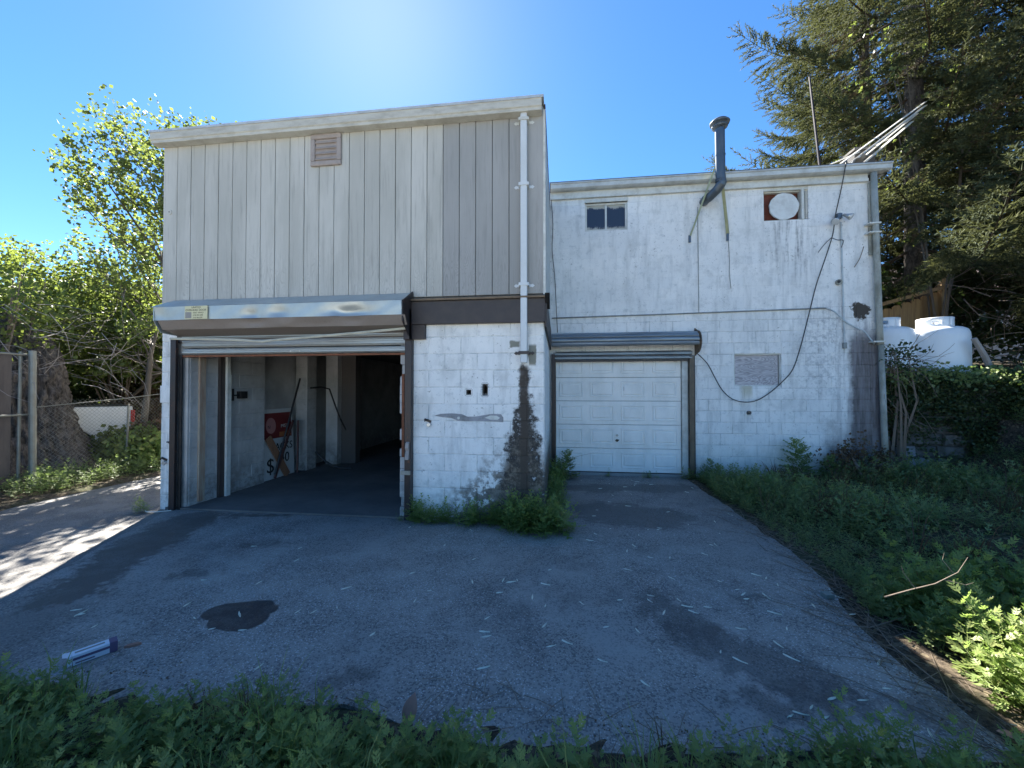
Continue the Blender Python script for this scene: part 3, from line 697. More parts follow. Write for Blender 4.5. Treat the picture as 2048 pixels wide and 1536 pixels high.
def slat_profile(z0, z1, y): 
    h = z1-z0
    return [(y+.02, z0+.004), (y, z0+.012), (y-.004, z0+h*.2), (y-.016, z0+h*.28), (y-.016, z0+h*.5), (y-.006, z0+h*.58), (y-.006, z0+h*.72), (y-.014, z0+h*.8), (y-.012, z1-.010), (y+.002, z1-.004), (y+.02, z1-.004)]
for z0, z1 in ((2.245, 2.35), (2.135, 2.243), (2.045, 2.133)):
    b = MB(); b.prism(slat_profile(z0, z1, 4.565), 'x', -4.985, -1.835); b.build('slat', M_CURTAIN, rs)
b = MB(); b.box(-4.98, -1.84, 4.555, 4.60, 2.018, 2.043); b.build('bottom_bar', M_RUST, rs, bev=.003)
b = MB(); b.box(-3.42, -3.28, 4.545, 4.549, 2.068, 2.09); st = b.build('maker_plate', M_TRIMW, rs)
text('UNITED DOOR', .016, M_INK, Matrix.Translation((-3.405, 4.5442, 2.073)) @ FACE, 'lettering', st, .0003)
# guides
for x0, x1, zt in ((-5.10, -5.02, 2.25), (-1.865, -1.785, 2.32)):
    b = MB(); b.box(x0, x1, 4.50, 4.535, -.01, zt); b.box(x0 if x0 < -3 else x1-.01, x0+.01 if x0 < -3 else x1, 4.535, 4.60, -.01, zt); b.build('guide_rail', M_STEEL, rs, bev=.003)
b = MB(); b.box(-5.018, -4.975, 4.548, 4.562, -.01, 2.05); b.build('guide_rail', M_BLACK, rs)
b = MB(); b.prism([(4.25, 2.62), (4.56, 2.80), (4.60, 2.74), (4.60, 2.18), (4.50, 2.18), (4.36, 2.30), (4.25, 2.38)], 'x', -1.80, -1.785); b.build('end_bracket', M_STEEL, rs, bev=.002)
b = MB(); b.box(-1.86, -1.785, 4.44, 4.50, 2.19, 2.56); b.build('end_bracket', M_STEEL, rs, bev=.003)
b = MB(); b.prism([(4.45, .74), (4.50, .74), (4.50, .95), (4.47, .93), (4.46, .88), (4.48, .84), (4.46, .80)], 'x', -1.84, -1.80); b.build('worn_latch', M_LOUVRE, rs)
MB().box(-1.90, -1.785, 4.47, 4.50, .555, .60).build('crossbar', M_WOODP, rs)
# sticker on the hood
sk = MB().box(-4.60, -4.285, 4.230, 4.2335, 2.458, 2.62).build('door_company_sticker', M_YELLOW, None, label='yellowed sticker reading UNITED OVERHEAD DOOR on the hood above the open bay', cat='sticker')
T = lambda x, z: Matrix.Translation((x, 4.2293, z)) @ FACE
text('UNITED', .034, M_INK, T(-4.505, 2.590), 'lettering', sk, .0004, xscale=1.05)
text('OVERHEAD DOOR', .034, M_INK, T(-4.588, 2.557), 'lettering', sk, .0004, xscale=1.0)
text('SALES - SERVICE', .022, M_INK, T(-4.485, 2.528), 'lettering', sk, .0004, xscale=.95)
text('(718) 982-2228', .022, M_INK, T(-4.485, 2.498), 'lettering', sk, .0004, xscale=1.0)
text('(718) 984-2228', .020, M_INK, T(-4.485, 2.468), 'lettering', sk, .0004, xscale=1.05)
MB().box(-4.59, -4.505, 4.2288, 4.2298, 2.468, 2.545).build('picture_panel', M_TARP, sk)

# ------------------------------------------------------------------ things inside the open bay
sg = thing('advert_sign', (-4.98, 6.45, .02), 'white and dark red poster board leaning inside the open bay', 'sign')
def inner_panel(name, y0, y1, z0, z1, off, mat, parent):   # panel on the leaning board plane, facing +x
    b = MB(); lean = .07
    P = lambda y, z, o: (-5.05+lean*(1-(z)/1.2)+o, y, z+.02)
    b.add([P(y0, z0, off), P(y1, z0, off), P(y1, z1, off), P(y0, z1, off), P(y0, z0, off-.006), P(y1, z0, off-.006), P(y1, z1, off-.006), P(y0, z1, off-.006)],
          [(0, 1, 2, 3), (7, 6, 5, 4), (0, 4, 5, 1), (1, 5, 6, 2), (2, 6, 7, 3), (3, 7, 4, 0)])
    return b.build(name, mat, parent)
inner_panel('board_sheet', 6.02, 6.78, 0, 1.22, 0, M_SIGNW, sg)
inner_panel('red_print', 6.06, 6.74, .70, 1.15, .003, M_SIGNR, sg)
inner_panel('orange_print', 6.42, 6.72, .72, .80, .005, M_SIGNO, sg)
b = MB(); vs_ = []
for k in range(20): t = 2*math.pi*k/20; vs_.append((-5.05+.07*(1-(.93)/1.2)+.0075-(math.sin(t)*.14)*.058, 6.22+.12*math.cos(t), .95+.14*math.sin(t)))
b.add(vs_, [tuple(range(20))]); b.build('pale_oval', M_REDPALE, sg)
TS = lambda y, z: Matrix.Translation((-5.05+.07*(1-z/1.2)+.0085, y, z)) @ Matrix(((0, 0, 1, 0), (1, 0, 0, 0), (0, 1, 0, 0), (0, 0, 0, 1)))
text('MGD', .085, M_SIGNW, TS(6.46, .90), 'lettering', sg, .001, xscale=1.1)
text('N', .085, M_INK, TS(6.14, .90), 'lettering', sg, .001)
text('PACKS', .19, M_INK, TS(6.20, .50), 'lettering', sg, .002, xscale=.95)
text('$', .36, M_INK, TS(6.06, .14), 'lettering', sg, .002)
text('.40', .25, M_INK, TS(6.34, .27), 'lettering', sg, .002)
def plank(name, a, c, wd, th, mat, lab, cat='plank', group=None):
    a, c = Vector(a), Vector(c); d = (c-a); L = d.length; q = d.to_track_quat('Z', 'Y').to_matrix().to_4x4()
    b = MB(); b.box(-th/2, th/2, -wd/2, wd/2, 0, L); b.xf(Matrix.Translation(a) @ q); return b.build(name, mat, None, label=lab, cat=cat, group=group, bev=.003)
plank('timber_plank', (-4.93, 6.52, .03), (-4.95, 6.06, .76), .13, .022, M_ORANGEWOOD, 'orange brown plank leaning across the front of the poster board')
plank('timber_plank', (-4.88, 6.72, .03), (-4.93, 6.80, 1.0), .17, .025, M_MAROON, 'dull maroon plank standing upright at the edge of the poster board')
plank('timber_plank', (-4.88, 6.14, .05), (-4.90, 6.62, 1.02), .05, .02, M_MAROON, 'thin dark batten crossing behind the orange plank on the poster')
b = MB(); b.tube([(-4.86, 6.12, .12), (-4.86, 6.3, .62), (-4.86, 6.5, 1.15), (-4.90, 6.80, 1.80)], .017, 6); b.build('dark_strap', M_BLACK, None, label='dark strap slanting up from the poster board to the wall pier', cat='strap')
b = MB(); b.tube([(-4.80, 6.96, 1.62), (-4.66, 7.1, 1.64), (-4.55, 7.2, 1.60), (-4.50, 7.3, 1.3), (-4.44, 7.4, 1.0), (-4.40, 7.55, .75)], .016, 8); b.build('hanging_hose', M_BLACK, None, label='black hose hanging down the pale pier inside the open bay', cat='hose')
b = MB(); b.tube([(-4.70, 7.0, .38), (-4.55, 7.02, .22), (-4.38, 7.05, .10), (-4.2, 7.1, .05), (-4.05, 7.15, .04)], .02, 8); b.build('floor_hose', M_BLACK, None, label='black hose end curving down onto the concrete floor of the bay', cat='hose')
b = MB(); b.box(-4.93, -4.86, 5.20, 5.26, 1.42, 1.60); b.box(-4.90, -4.88, 5.26, 5.38, 1.49, 1.51); b.box(-4.93, -4.85, 5.38, 5.50, 1.45, 1.56)
b.build('switch_box', M_BLACK, None, label='dark electrical switch box on the inside block wall of open bay', cat='switch box', kind=None)
b = MB(); b.tube([(-4.86, 5.18, 2.3), (-4.85, 5.19, 1.9), (-4.88, 5.22, 1.62), (-4.9, 5.24, 1.55)], .012, 6); b.build('loose_cable', M_CABLE, None, label='loose dark cable running down the inner door jamb to the switch', cat='cable')

# ------------------------------------------------------------------ rear wing
RY = 7.29
rb = thing('block_building', (2.65, RY, 0), 'white painted two storey concrete block building with sloping gutter and dark stained corner', 'building')
DOOR = (-.05, 2.39, -.2, 2.30); WIN = (.50, 1.275, 4.557, 5.09); FAN = (3.635, 4.368, 4.586, 5.17); BRD = (3.115, 3.897, 1.651, 2.224)
H1 = (3.33, 3.375, 1.15, 1.20)
holes = [DOOR, WIN, FAN, BRD, H1]
zr = [-.011+.2028*k for k in range(27)]; zr[0] = -.15; zr[26] = 5.20
count = 0; rest = MB()
for k in range(26):
    z0, z1 = zr[k], zr[k+1]
    e = [-.17, 2.47+(.2 if k % 2 == 0 else 0)-.4064*6]
    while e[-1] < 5.2: e.append(e[-1]+.4064)
    e = [q for q in e if q < 5.38]+[5.48]
    gap = .004
    for a, c in zip(e, e[1:]):
        for q in cut_rect((a, c, z0, z1), holes):
            small = (q[1]-q[0]) < .15 or (q[3]-q[2]) < .1 or z0 > 4.9
            if not small and count < 298:
                cc = .0045 if z0 < 3.0 else .0018
                block('block', *q, RY+(0 if z0 < 3.0 else .0035), rb, M_RIGHT, depth=.03, c=cc, gap=gap if z0 < 3.0 else .0014); count += 1
            else: rest.bbox(q[0]+.003, q[1]-.003, RY+.002, RY+.03, q[2]+.003, q[3]-.003, .003)
rest.build('block_remnants', M_RIGHT, rb, kind='stuff')
b = MB()
for q in rects_minus(-.17, 5.474, -.15, 5.2, holes): b.box(q[0], q[1], RY+.0055, RY+.2, q[2], q[3])
b.build('mortar_bed', M_RIGHTJ, rb)
MB().box(H1[0]-.02, H1[1]+.02, RY+.1, RY+.12, H1[2]-.02, H1[3]+.02).build('hole_back', M_VOID, rb)
b = MB(); b.tube([(3.352, RY-.02, 1.175), (3.352, RY+.05, 1.175)], .038, 12, False); b.tube([(3.352, RY+.05, 1.175), (3.352, RY-.02, 1.175)], .026, 12, False); b.build('pipe_stub', M_STONEL, rb)
MB().box(5.28, 5.474, RY+.2, 14, -.1, 5.2).build('side_wall', M_RIGHT, rb)
MB().box(-.17, 5.28, 13.8, 14, -.1, 5.2).build('rear_wall', M_RIGHT, rb)
MB().box(-.17, 5.28, 7.9, 8.0, -.1, 5.2).build('inner_partition', M_CEIL, rb)
# fascia and gutter
b = MB(); b.prism([(RY-.05, 5.175), (RY-.05, 5.225), (RY-.03, 5.23), (RY-.03, 5.31), (RY+.2, 5.31), (RY+.2, 5.175)], 'x', -.15, 5.30); b.build('fascia', M_TRIMW, rb)
b = MB(); b.prism([(RY-.11, 5.31), (RY-.14, 5.335), (RY-.15, 5.395), (RY-.165, 5.41), (RY-.165, 5.43), (RY+.02, 5.44), (RY+.02, 5.31)], 'x', -.14, 5.60); b.build('gutter', M_GUTTER, rb)
b = MB(); b.prism([(RY-.15, 5.436), (RY-.15, 5.452), (14, 5.72), (14, 5.5), (RY+.15, 5.32)], 'x', -.16, 5.62); b.build('roof', M_RIM, rb)
b = MB(); b.prism([(RY-.05, 5.31), (RY-.05, 5.43), (RY+.4, 5.45), (RY+.4, 5.31)], 'x', 5.56, 5.60); b.build('gutter_end', M_TRIMW, rb)
# corner downpipe, leaning
b = MB()
P0, P1 = Vector((5.36, RY-.07, 5.30)), Vector((5.47, RY-.07, .12))
b.tube([P0.lerp(P1, t) for t in (0, .25, .5, .57)], .048, 10); b.tube([P0.lerp(P1, t)+Vector((.012, 0, 0)) for t in (.56, .8, 1)], [.042, .045, .05], 10)
cp = b.build('downpipe', M_PIPEOLD, rb, smooth=True)
for t in (.17, .2, .56): p = P0.lerp(P1, t); MB().box(p.x-.13, p.x+.052, RY-.125, RY-.002, p.z-.012, p.z+.012).build('pipe_strap', M_TRIMW, cp)
b = MB(); b.box(5.31, 5.45, RY-.03, RY-.004, 3.9, 5.16); b.build('corner_board', M_PIPEOLD, rb, bev=.004)
# windows
def frame4(b, x0, x1, z0, z1, wd, y0, y1):
    b.box(x0, x1, y0, y1, z1-wd, z1); b.box(x0, x1, y0, y1, z0, z0+wd); b.box(x0, x0+wd, y0, y1, z0+wd, z1-wd); b.box(x1-wd, x1, y0, y1, z0+wd, z1-wd); return b
wf = frame4(MB(), WIN[0]+.002, WIN[1]-.002, WIN[2]+.002, WIN[3]-.002, .035, RY+.03, RY+.075).build('window', M_TRIMW, rb, bev=.003)
MB().box(WIN[0]+.37, WIN[0]+.405, RY+.032, RY+.073, WIN[2]+.04, WIN[3]-.04).build('mullion', M_TRIMW, wf)
MB().box(WIN[0]+.037, WIN[0]+.372, RY+.05, RY+.056, WIN[2]+.037, WIN[3]-.037).build('pane', M_GLASS, wf)
MB().box(WIN[0]+.403, WIN[1]-.037, RY+.052, RY+.058, WIN[2]+.037, WIN[3]-.037).build('pane', M_GLASS, wf)
MB().box(WIN[0]-.01, WIN[1]+.01, RY-.02, RY+.03, WIN[3], WIN[3]+.07).build('window_head', M_TRIMW, rb)
# fan opening: frame, red boards, white disc
ff = frame4(MB(), FAN[0]+.002, FAN[1]-.002, FAN[2]+.002, 5.12, .02, RY+.04, RY+.10)
ff.box(FAN[1]-.115, FAN[1]-.07, RY-.01, RY+.10, FAN[2]+.002, 5.12); ff.box(FAN[0], FAN[1], RY+.0, RY+.10, 5.12, 5.172)
fo = ff.build('window', M_TRIMW, rb)
for a, c in ((FAN[0]+.02, FAN[0]+.2), (FAN[0]+.203, FAN[0]+.43), (FAN[0]+.433, FAN[1]-.12)): MB().box(a, c, RY+.115, RY+.13, FAN[2], 5.12).build('infill_board', M_REDBRICK, fo)
b = MB(); n = 44; vs_ = []; cx, cz = 3.985, 4.843
for yy in (RY+.02, RY+.045):
    for k in range(n):
        t = 2*math.pi*k/n; rr = .245+.004*math.sin(t*7+1)+.003*math.sin(t*13); vs_.append((cx+rr*math.cos(t), yy, cz+rr*.97*math.sin(t)))
b.add(vs_, [tuple(range(n)), tuple(range(2*n-1, n-1, -1))]+[(k, n+k, n+(k+1) % n, (k+1) % n) for k in range(n)]); dsc = b.build('fan_cover', M_DISC, fo)
b = MB(); b.tube([(cx, RY+.045, cz), (cx, RY+.115, cz)], .20, 24); b.build('fan_housing', M_CEIL, fo)
# boarded window
bo = MB().box(BRD[0]+.02, BRD[1]-.03, RY+.05, RY+.065, BRD[2]+.004, BRD[3]-.02).build('window_board', M_PLY, rb)
frame4(MB(), BRD[0]+.001, BRD[1]-.001, BRD[2]+.001, BRD[3]-.001, .018, RY+.02, RY+.075).build('window_frame', M_TRIMW, rb)
# threshold
MB().box(-.12, 2.40, RY-.02, RY+.2, -.05, .045).build('threshold', M_SILL, rb, bev=.006)
MB().box(2.225, 2.33, RY+.005, RY+.06, .045, 2.26).build('door_jamb', M_GUTTER, rb, bev=.004)
MB().box(-.10, -.052, RY-.0, RY+.06, .045, 2.26).build('door_jamb', M_BROWNSTEEL, rb)

# sectional garage door
gd = thing('garage_door', (1.09, RY+.05, .05), 'closed white sectional garage door with raised rectangular panels', 'garage door')
gx0, gx1 = -.048, 2.222
for k in range(5):
    z0, z1 = .055+.44*k, .055+.44*(k+1)
    sec = MB().bbox(gx0, gx1, RY+.055, RY+.09, z0+.003, z1-.003, .005).build('door_section', M_DOORW, gd)
    pw = (gx1-gx0)/4
    for q in range(4):
        a, c = gx0+pw*q+.065, gx0+pw*(q+1)-.065; e0, e1 = z0+.075, z1-.075
        b = MB(); y0 = RY+.055
        ring = lambda m, yy: [(a+m, yy, e0+m), (c-m, yy, e0+m), (c-m, yy, e1-m), (a+m, yy, e1-m)]
        vs_ = ring(0, y0-.0005)+ring(.006, y0-.009)+ring(.022, y0-.009)+ring(.030, y0-.001)+ring(.046, y0-.001)+ring(.058, y0-.010)
        fs = []
        for r_ in range(5):
            for s_ in range(4): fs.append((r_*4+s_, r_*4+(s_+1) % 4, (r_+1)*4+(s_+1) % 4, (r_+1)*4+s_))
        fs.append((20, 21, 22, 23)); b.add(vs_, fs); b.build('raised_panel', M_DOORW, sec)
b = MB(); b.tube([(1.075, RY+.02, .74), (1.075, RY+.055, .74)], .022, 12); b.build('lock', M_LAMP, gd)
b = MB(); b.prism([(1.04, .645), (1.075, .675), (1.11, .645), (1.075, .615)], 'y', RY+.03, RY+.05); b.tube([(1.045, RY+.02, .645), (1.11, RY+.02, .66)], .008, 6); b.build('handle', M_BROWNSTEEL, gd)
frame4(MB(), 1.03, 1.10, 1.12, 1.185, .008, RY+.045, RY+.054).build('lift_plate', M_DOORW, gd)
MB().box(gx0, gx1, RY+.05, RY+.10, .035, .054).build('weather_strip', M_BLACK, gd)
s2 = MB().box(1.20, 1.325, RY+.0485, RY+.0535, 1.565, 1.64).build('maker_sticker', M_SIGNW, None, label='small white rectangular sticker on an upper panel of the garage door', cat='sticker')
frame4(MB(), 1.202, 1.323, 1.567, 1.638, .005, RY+.0475, RY+.0483).build('border', M_PURPLE, s2)
b = MB()
for k in range(5): b.box(1.222+k*.017, 1.235+k*.017, RY+.0475, RY+.0483, 1.592+.004*(k % 2), 1.614+.005*(k % 3))
b.build('lettering', M_PURPLE, s2)

# exposed roll shutter above it
r2 = thing('roll_shutter', (1.2, RY, 0), 'fully rolled up corrugated blue grey shutter above the white garage door', 'rolling shutter')
cy, cz_, rr = RY-.085, 2.445, .175
for k in range(7):
    a0, a1 = R(205-k*27), R(205-(k+1)*27+3)          # angles round the coil, front is 180 (-y)
    pr = []
    for t, ro_ in ((0, 0), (.12, .010), (.3, .014), (.5, .016), (.62, .004), (.8, .004), (1, -.004)):
        a = a0+(a1-a0)*t; pr.append((cy+(rr+ro_)*math.cos(a), cz_+(rr+ro_)*math.sin(a)))
    pr += [(cy+(rr-.02)*math.cos(a1), cz_+(rr-.02)*math.sin(a1)), (cy+(rr-.02)*math.cos(a0), cz_+(rr-.02)*math.sin(a0))]
    pr = [(q[0], q[1]) for q in pr]
    b = MB(); b.prism(pr, 'x', -.125, 2.44); b.build('slat', M_CURTAINB, r2)
for z0, z1 in ((2.21, 2.285), (2.135, 2.208)):
    b = MB(); b.prism(slat_profile(z0, z1, RY-.06), 'x', -.10, 2.38); b.build('slat', M_CURTAINB, r2)
MB().box(-.06, 2.33, RY-.05, RY-.02, 2.105, 2.132).build('bottom_bar', M_BEAM, r2)
b = MB(); b.tube([(2.46, cy, cz_), (2.475, cy, cz_)], .205, 20); b.prism([(RY-.02, 2.2), (cy-.15, 2.3), (cy-.19, 2.45), (cy-.1, 2.62), (RY-.002, 2.70), (RY-.002, 2.2)], 'x', 2.442, 2.46); b.build('end_plate', M_BROWNSTEEL, r2)
b = MB(); b.box(2.335, 2.41, RY-.07, RY-.002, .0, 2.20); b.build('guide_rail', M_BROWNSTEEL, r2, bev=.003)
b = MB(); b.box(2.415, 2.43, RY-.06, RY-.0, .0, 2.20); b.build('guide_rail', M_STEEL, r2)
b = MB(); b.box(-.13, -.065, RY-.09, RY-.002, .0, 2.25); b.build('guide_rail', M_STEEL, r2)
MB().box(-.063, -.05, RY-.06, RY-.002, .0, 2.2).build('guide_rail', M_BROWNSTEEL, r2)

# ------------------------------------------------------------------ fittings on the rear wing
fl = thing('flue_pipe', (2.73, RY-.3, 4.9), 'grey metal stove flue with mushroom cap rising past the white gutter', 'flue pipe')
fy = RY-.34
b = MB(); b.tube([(2.795, fy, 5.14), (2.775, fy, 5.3), (2.770, fy, 6.12)], .078, 20); b.build('stack_pipe', M_FLUE, fl, smooth=False)
for zz in (5.17, 5.20, 5.62): MB().tube([(2.775, fy, zz), (2.775, fy, zz+.016)], .083, 20).build('pipe_collar', M_FLUE, fl)
b = MB(); b.tube([(2.62, RY-.01, 4.985), (2.62, RY-.10, 4.985), (2.655, RY-.16, 4.99), (2.74, RY-.28, 5.06), (2.785, fy, 5.13), (2.795, fy, 5.16)], [.078, .078, .076, .076, .078, .078], 16); b.build('elbow', M_FLUE, fl)
b = MB(); b.lathe([(.078, 0), (.10, .01), (.125, .03), (.13, .05), (.10, .055), (.09, .06), (.09, .08), (.15, .085), (.16, .11), (.12, .15), (.05, .168), (.0, .17)], (2.770, fy, 6.08), 28); b.build('cap', M_FLUE, fl, smooth=True)
for a, c in (((2.38, RY-.005, 4.38), (2.72, fy+.02, 5.50)), ((3.03, RY-.005, 4.38), (2.80, fy+.04, 5.42))):
    b = MB(); a, c = Vector(a), Vector(c); d = (c-a); q = d.to_track_quat('Z', 'Y').to_matrix().to_4x4()
    b.box(-.022, .022, -.003, .003, 0, d.length); b.box(-.022, -.016, -.03, 0, 0, d.length); b.xf(Matrix.Translation(a) @ q); b.build('brace', M_BRACE, fl)
    MB().box(a.x-.03, a.x+.01, RY-.02, RY-.002, a.z-.12, a.z+.01).build('brace_foot', M_FLUE, fl)
fd = thing('twin_floodlight', (4.86, RY-.05, 4.5), 'twin head outdoor floodlight fixed high on the stained end of the white wall', 'floodlight')
MB().box(4.79, 4.87, RY-.07, RY-.002, 4.545, 4.64).build('junction_box', M_FLUE, fd, bev=.008)
for (ax, az, bx_, bz_) in ((4.80, 4.55, 4.70, 4.46), (4.87, 4.60, 4.95, 4.53)):
    b = MB(); b.tube([(ax, RY-.08, az), ((ax+bx_)/2, RY-.11, (az+bz_)/2), (bx_, RY-.15, bz_)], [.018, .032, .058], 14); hd = b.build('lamp_head', M_LAMP, fd, smooth=True)
    d = (Vector((bx_, RY-.15, bz_))-Vector((ax, RY-.08, az))).normalized(); p = Vector((bx_, RY-.15, bz_))
    MB().tube([p-d*.004, p+d*.012], [.056, .05], 14).build('lens', M_GLASSLENS, hd)
def cable(name, pts, r, mat, lab, cat, seg=4, n=6):
    P = [Vector(p) for p in pts]; out = []
    for i in range(len(P)-1):
        p0, p1, p2, p3 = P[max(i-1, 0)], P[i], P[i+1], P[min(i+2, len(P)-1)]
        for k in range(seg):
            t = k/seg; out.append(.5*((2*p1)+(-p0+p2)*t+(2*p0-5*p1+4*p2-p3)*t*t+(-p0+3*p1-3*p2+p3)*t**3))
    out.append(P[-1]); b = MB(); b.tube(out, r, n); return b.build(name, mat, None, label=lab, cat=cat, smooth=True)
cy2 = RY-.05
cable('hanging_cable', [(4.86, RY-.18, 5.45), (4.83, cy2-.06, 5.06), (4.77, cy2, 4.62), (4.72, cy2, 4.27), (4.59, cy2, 3.84), (4.45, cy2, 3.41), (4.345, cy2, 2.98), (4.26, cy2, 2.63), (4.17, cy2, 2.28), (4.05, cy2, 1.93), (3.87, cy2, 1.71), (3.68, cy2, 1.535), (3.47, cy2, 1.40), (3.27, cy2, 1.367), (3.06, cy2, 1.42), (2.89, cy2, 1.58), (2.77, cy2, 1.80), (2.65, cy2, 2.04), (2.52, cy2, 2.19), (2.44, cy2, 2.26)],
      .0085, M_CABLE, 'long black cable sagging from the roof past the boarded window to the shutter', 'cable')
cable('side_cable', [(-.13, RY-.04, 5.18), (-.10, RY-.03, 4.7), (-.115, RY-.03, 4.22), (-.07, RY-.03, 3.75), (-.045, RY-.03, 3.27), (-.017, RY-.03, 2.66)], .007, M_CABLE, 'thin wavy black wire running down the white wall beside the siding corner', 'wire')
cable('line_pipe', [(-.12, RY-.02, 2.935), (1.0, RY-.02, 2.95), (2.2, RY-.02, 2.965), (3.4, RY-.02, 2.985), (4.62, RY-.02, 3.005)], .0125, M_LINEPIPE, 'thin horizontal pipe running along the whole white block wall', 'pipe', 2)
cable('loose_wire', [(4.62, RY-.02, 3.005), (4.75, RY-.04, 2.93), (4.92, RY-.04, 2.75), (5.12, RY-.04, 2.63), (5.2, RY-.05, 2.58), (5.34, RY-.06, 2.36)], .011, M_CONDUIT, 'pale wire curving from the pipe end to the corner downpipe', 'wire')
cable('branch_wire', [(4.70, RY-.05, 4.22), (4.60, RY-.04, 4.12), (4.50, RY-.03, 3.98)], .006, M_CABLE, 'short black wire forking down left below the twin floodlight', 'wire')
cable('branch_wire', [(4.70, RY-.05, 4.22), (4.80, RY-.04, 4.18), (4.90, RY-.03, 4.17), (4.87, RY-.03, 4.05)], .006, M_CABLE, 'short black wire hooking right below the twin floodlight', 'wire')
cable('dead_vine', [(5.22, RY-.03, 4.05), (5.15, RY-.04, 3.85), (5.07, RY-.03, 3.7)], .006, M_TWIG, 'dry vine stem clinging to the white wall beside the corner downpipe', 'vine')
b = MB(); b.tube([(4.875, RY-.018, 4.50), (4.905, RY-.018, 2.36)], .0125, 8); cd = b.build('wall_conduit', M_CONDUIT, None, label='vertical painted conduit below the floodlight ending in a small box', cat='conduit')
MB().box(4.88, 4.935, RY-.04, RY-.002, 2.30, 2.40).build('end_box', M_LINEPIPE, cd, bev=.003)
b = MB(); b.tube([(2.513, RY-.008, 4.9), (2.52, RY-.008, 2.98)], .006, 6); b.build('wall_wire', M_LINEPIPE, None, label='straight thin wire down the white wall below the flue elbow', cat='wire')
b = MB(); b.tube([(3.035, RY-.008, 4.27), (3.05, RY-.008, 3.9), (3.045, RY-.008, 3.7), (3.07, RY-.008, 3.4)], .0055, 6); b.build('wall_wire', M_LINEPIPE, None, label='thin wire hanging under the right flue brace on the white wall', cat='wire')
b = MB(); b.tube([(4.83, RY-.035, 3.45), (4.83, RY-.0, 3.45)], .05, 14); jb = b.build('junction_fitting', M_PIPEOLD, None, label='broken round electrical fitting beside the conduit midway up the wall', cat='electrical fitting')
MB().tube([(4.815, RY-.05, 3.455), (4.815, RY-.036, 3.455)], .026, 10).build('socket_hole', M_BLACK, jb)

# things on the flat roof
ms = thing('antenna_mast', (5.86, 9.2, 5.5), 'thin dark rusty mast leaning slightly above the white roof', 'mast')
MB().tube([(5.86, 9.2, 5.4), (5.90, 9.75, 8.98)], [.03, .022], 8).build('pole', M_STEEL, ms)
MB().box(5.76, 5.96, 9.1, 9.3, 5.38, 5.47).build('foot_plate', M_STEEL, ms)
for i, (s_, e_, r_) in enumerate([((4.95, 7.8, 5.60), (8.15, 9.55, 8.02), .034), ((5.08, 7.8, 5.56), (8.1, 9.5, 7.90), .045), ((5.2, 7.85, 5.56), (7.9, 9.45, 7.70), .030), ((5.35, 7.85, 5.55), (7.75, 9.4, 7.50), .042), ((4.5, 7.8, 5.58), (7.3, 9.3, 7.12), .016), ((4.2, 7.8, 5.56), (6.2, 9.0, 6.45), .014)]):
    n0 = ['topmost long bright metal strip of the bundle jutting over the roof end', 'widest bright metal strip of the bundle jutting over the roof end', 'bright metal strip in the middle of the bundle over roof end', 'lower bright metal strip of the bundle above the grey tarp', 'thin metal rod beneath the bundle of bright strips', 'thinnest flattest metal rod lying left of the bright strips'][i]
    b = MB(); a, c = Vector(s_), Vector(e_); d = c-a; q = d.to_track_quat('Z', 'Y').to_matrix().to_4x4()
    b.prism([(-r_, -.008), (r_, -.008), (r_, .0), (r_*.2, .014), (-r_, .004)], 'z', 0, d.length); b.xf(Matrix.Translation(a) @ q); b.build('metal_strip', M_SILVER, None, label=n0, cat='metal strip', group='metal strips sticking up from the roof')
b = MB(); vs_ = []
for i in range(9):
    for j in range(5):
        t = i/8; u_ = j/4; vs_.append((5.12+t*.42+.03*math.sin(j*3), 7.55+u_*.4, 5.46+(.36*math.sin(t*1.9)*(1-.3*u_))+.035*math.sin(i*2.3+j*1.7)))
fs = [(i*5+j, (i+1)*5+j, (i+1)*5+j+1, i*5+j+1) for i in range(8) for j in range(4)]
b.add(vs_, fs); o = b.build('grey_tarp', M_TARP, None, smooth=True, label='crumpled grey tarp heaped on the roof below the metal strips', cat='tarp'); m = o.modifiers.new('s', 'SOLIDIFY'); m.thickness = .01
b = MB(); b.box(6.12, 6.50, 8.7, 9.08, 2.0, 6.55); ch = b.build('roof_stack', M_RIM, None, label='dark square stack behind the right end of the white roof', cat='chimney', bev=.02)
MB().box(6.09, 6.53, 8.67, 9.11, 6.552, 6.60).build('cap', M_STONE, ch)

# ------------------------------------------------------------------ retaining wall and what stands above it
rw = thing('retaining_wall', (6.6, 7.74, 0), 'dark crumbling stone block retaining wall overgrown with ivy beside the white building', 'wall')
for k in range(9):
    x = 5.56+(0 if k % 2 else -.15); z0 = -.05+k*.215
    while x < 8.0:
        L = random.uniform(.32, .48); a = max(x, 5.56); c = min(x+L, 8.0)
        if c-a > .1:
            b = MB(); dy = random.uniform(-.05, .05)
            pale = (a < 6.1 and z0 < 1.0 and random.random() < .6)
            b.bbox(a+.01, c-.01, 7.64+dy, 7.9, z0+.008, z0+.207, .025)
            b.v = [(p[0]+random.uniform(-.012, .012), p[1]+random.uniform(-.015, .015), p[2]+random.uniform(-.01, .01)) for p in b.v]
            b.build('stone_block', M_STONEL if pale else M_STONE, rw)
        x += L
MB().box(5.56, 8.0, 7.74, 7.95, -.1, 1.86).build('wall_core', M_STONE, rw)
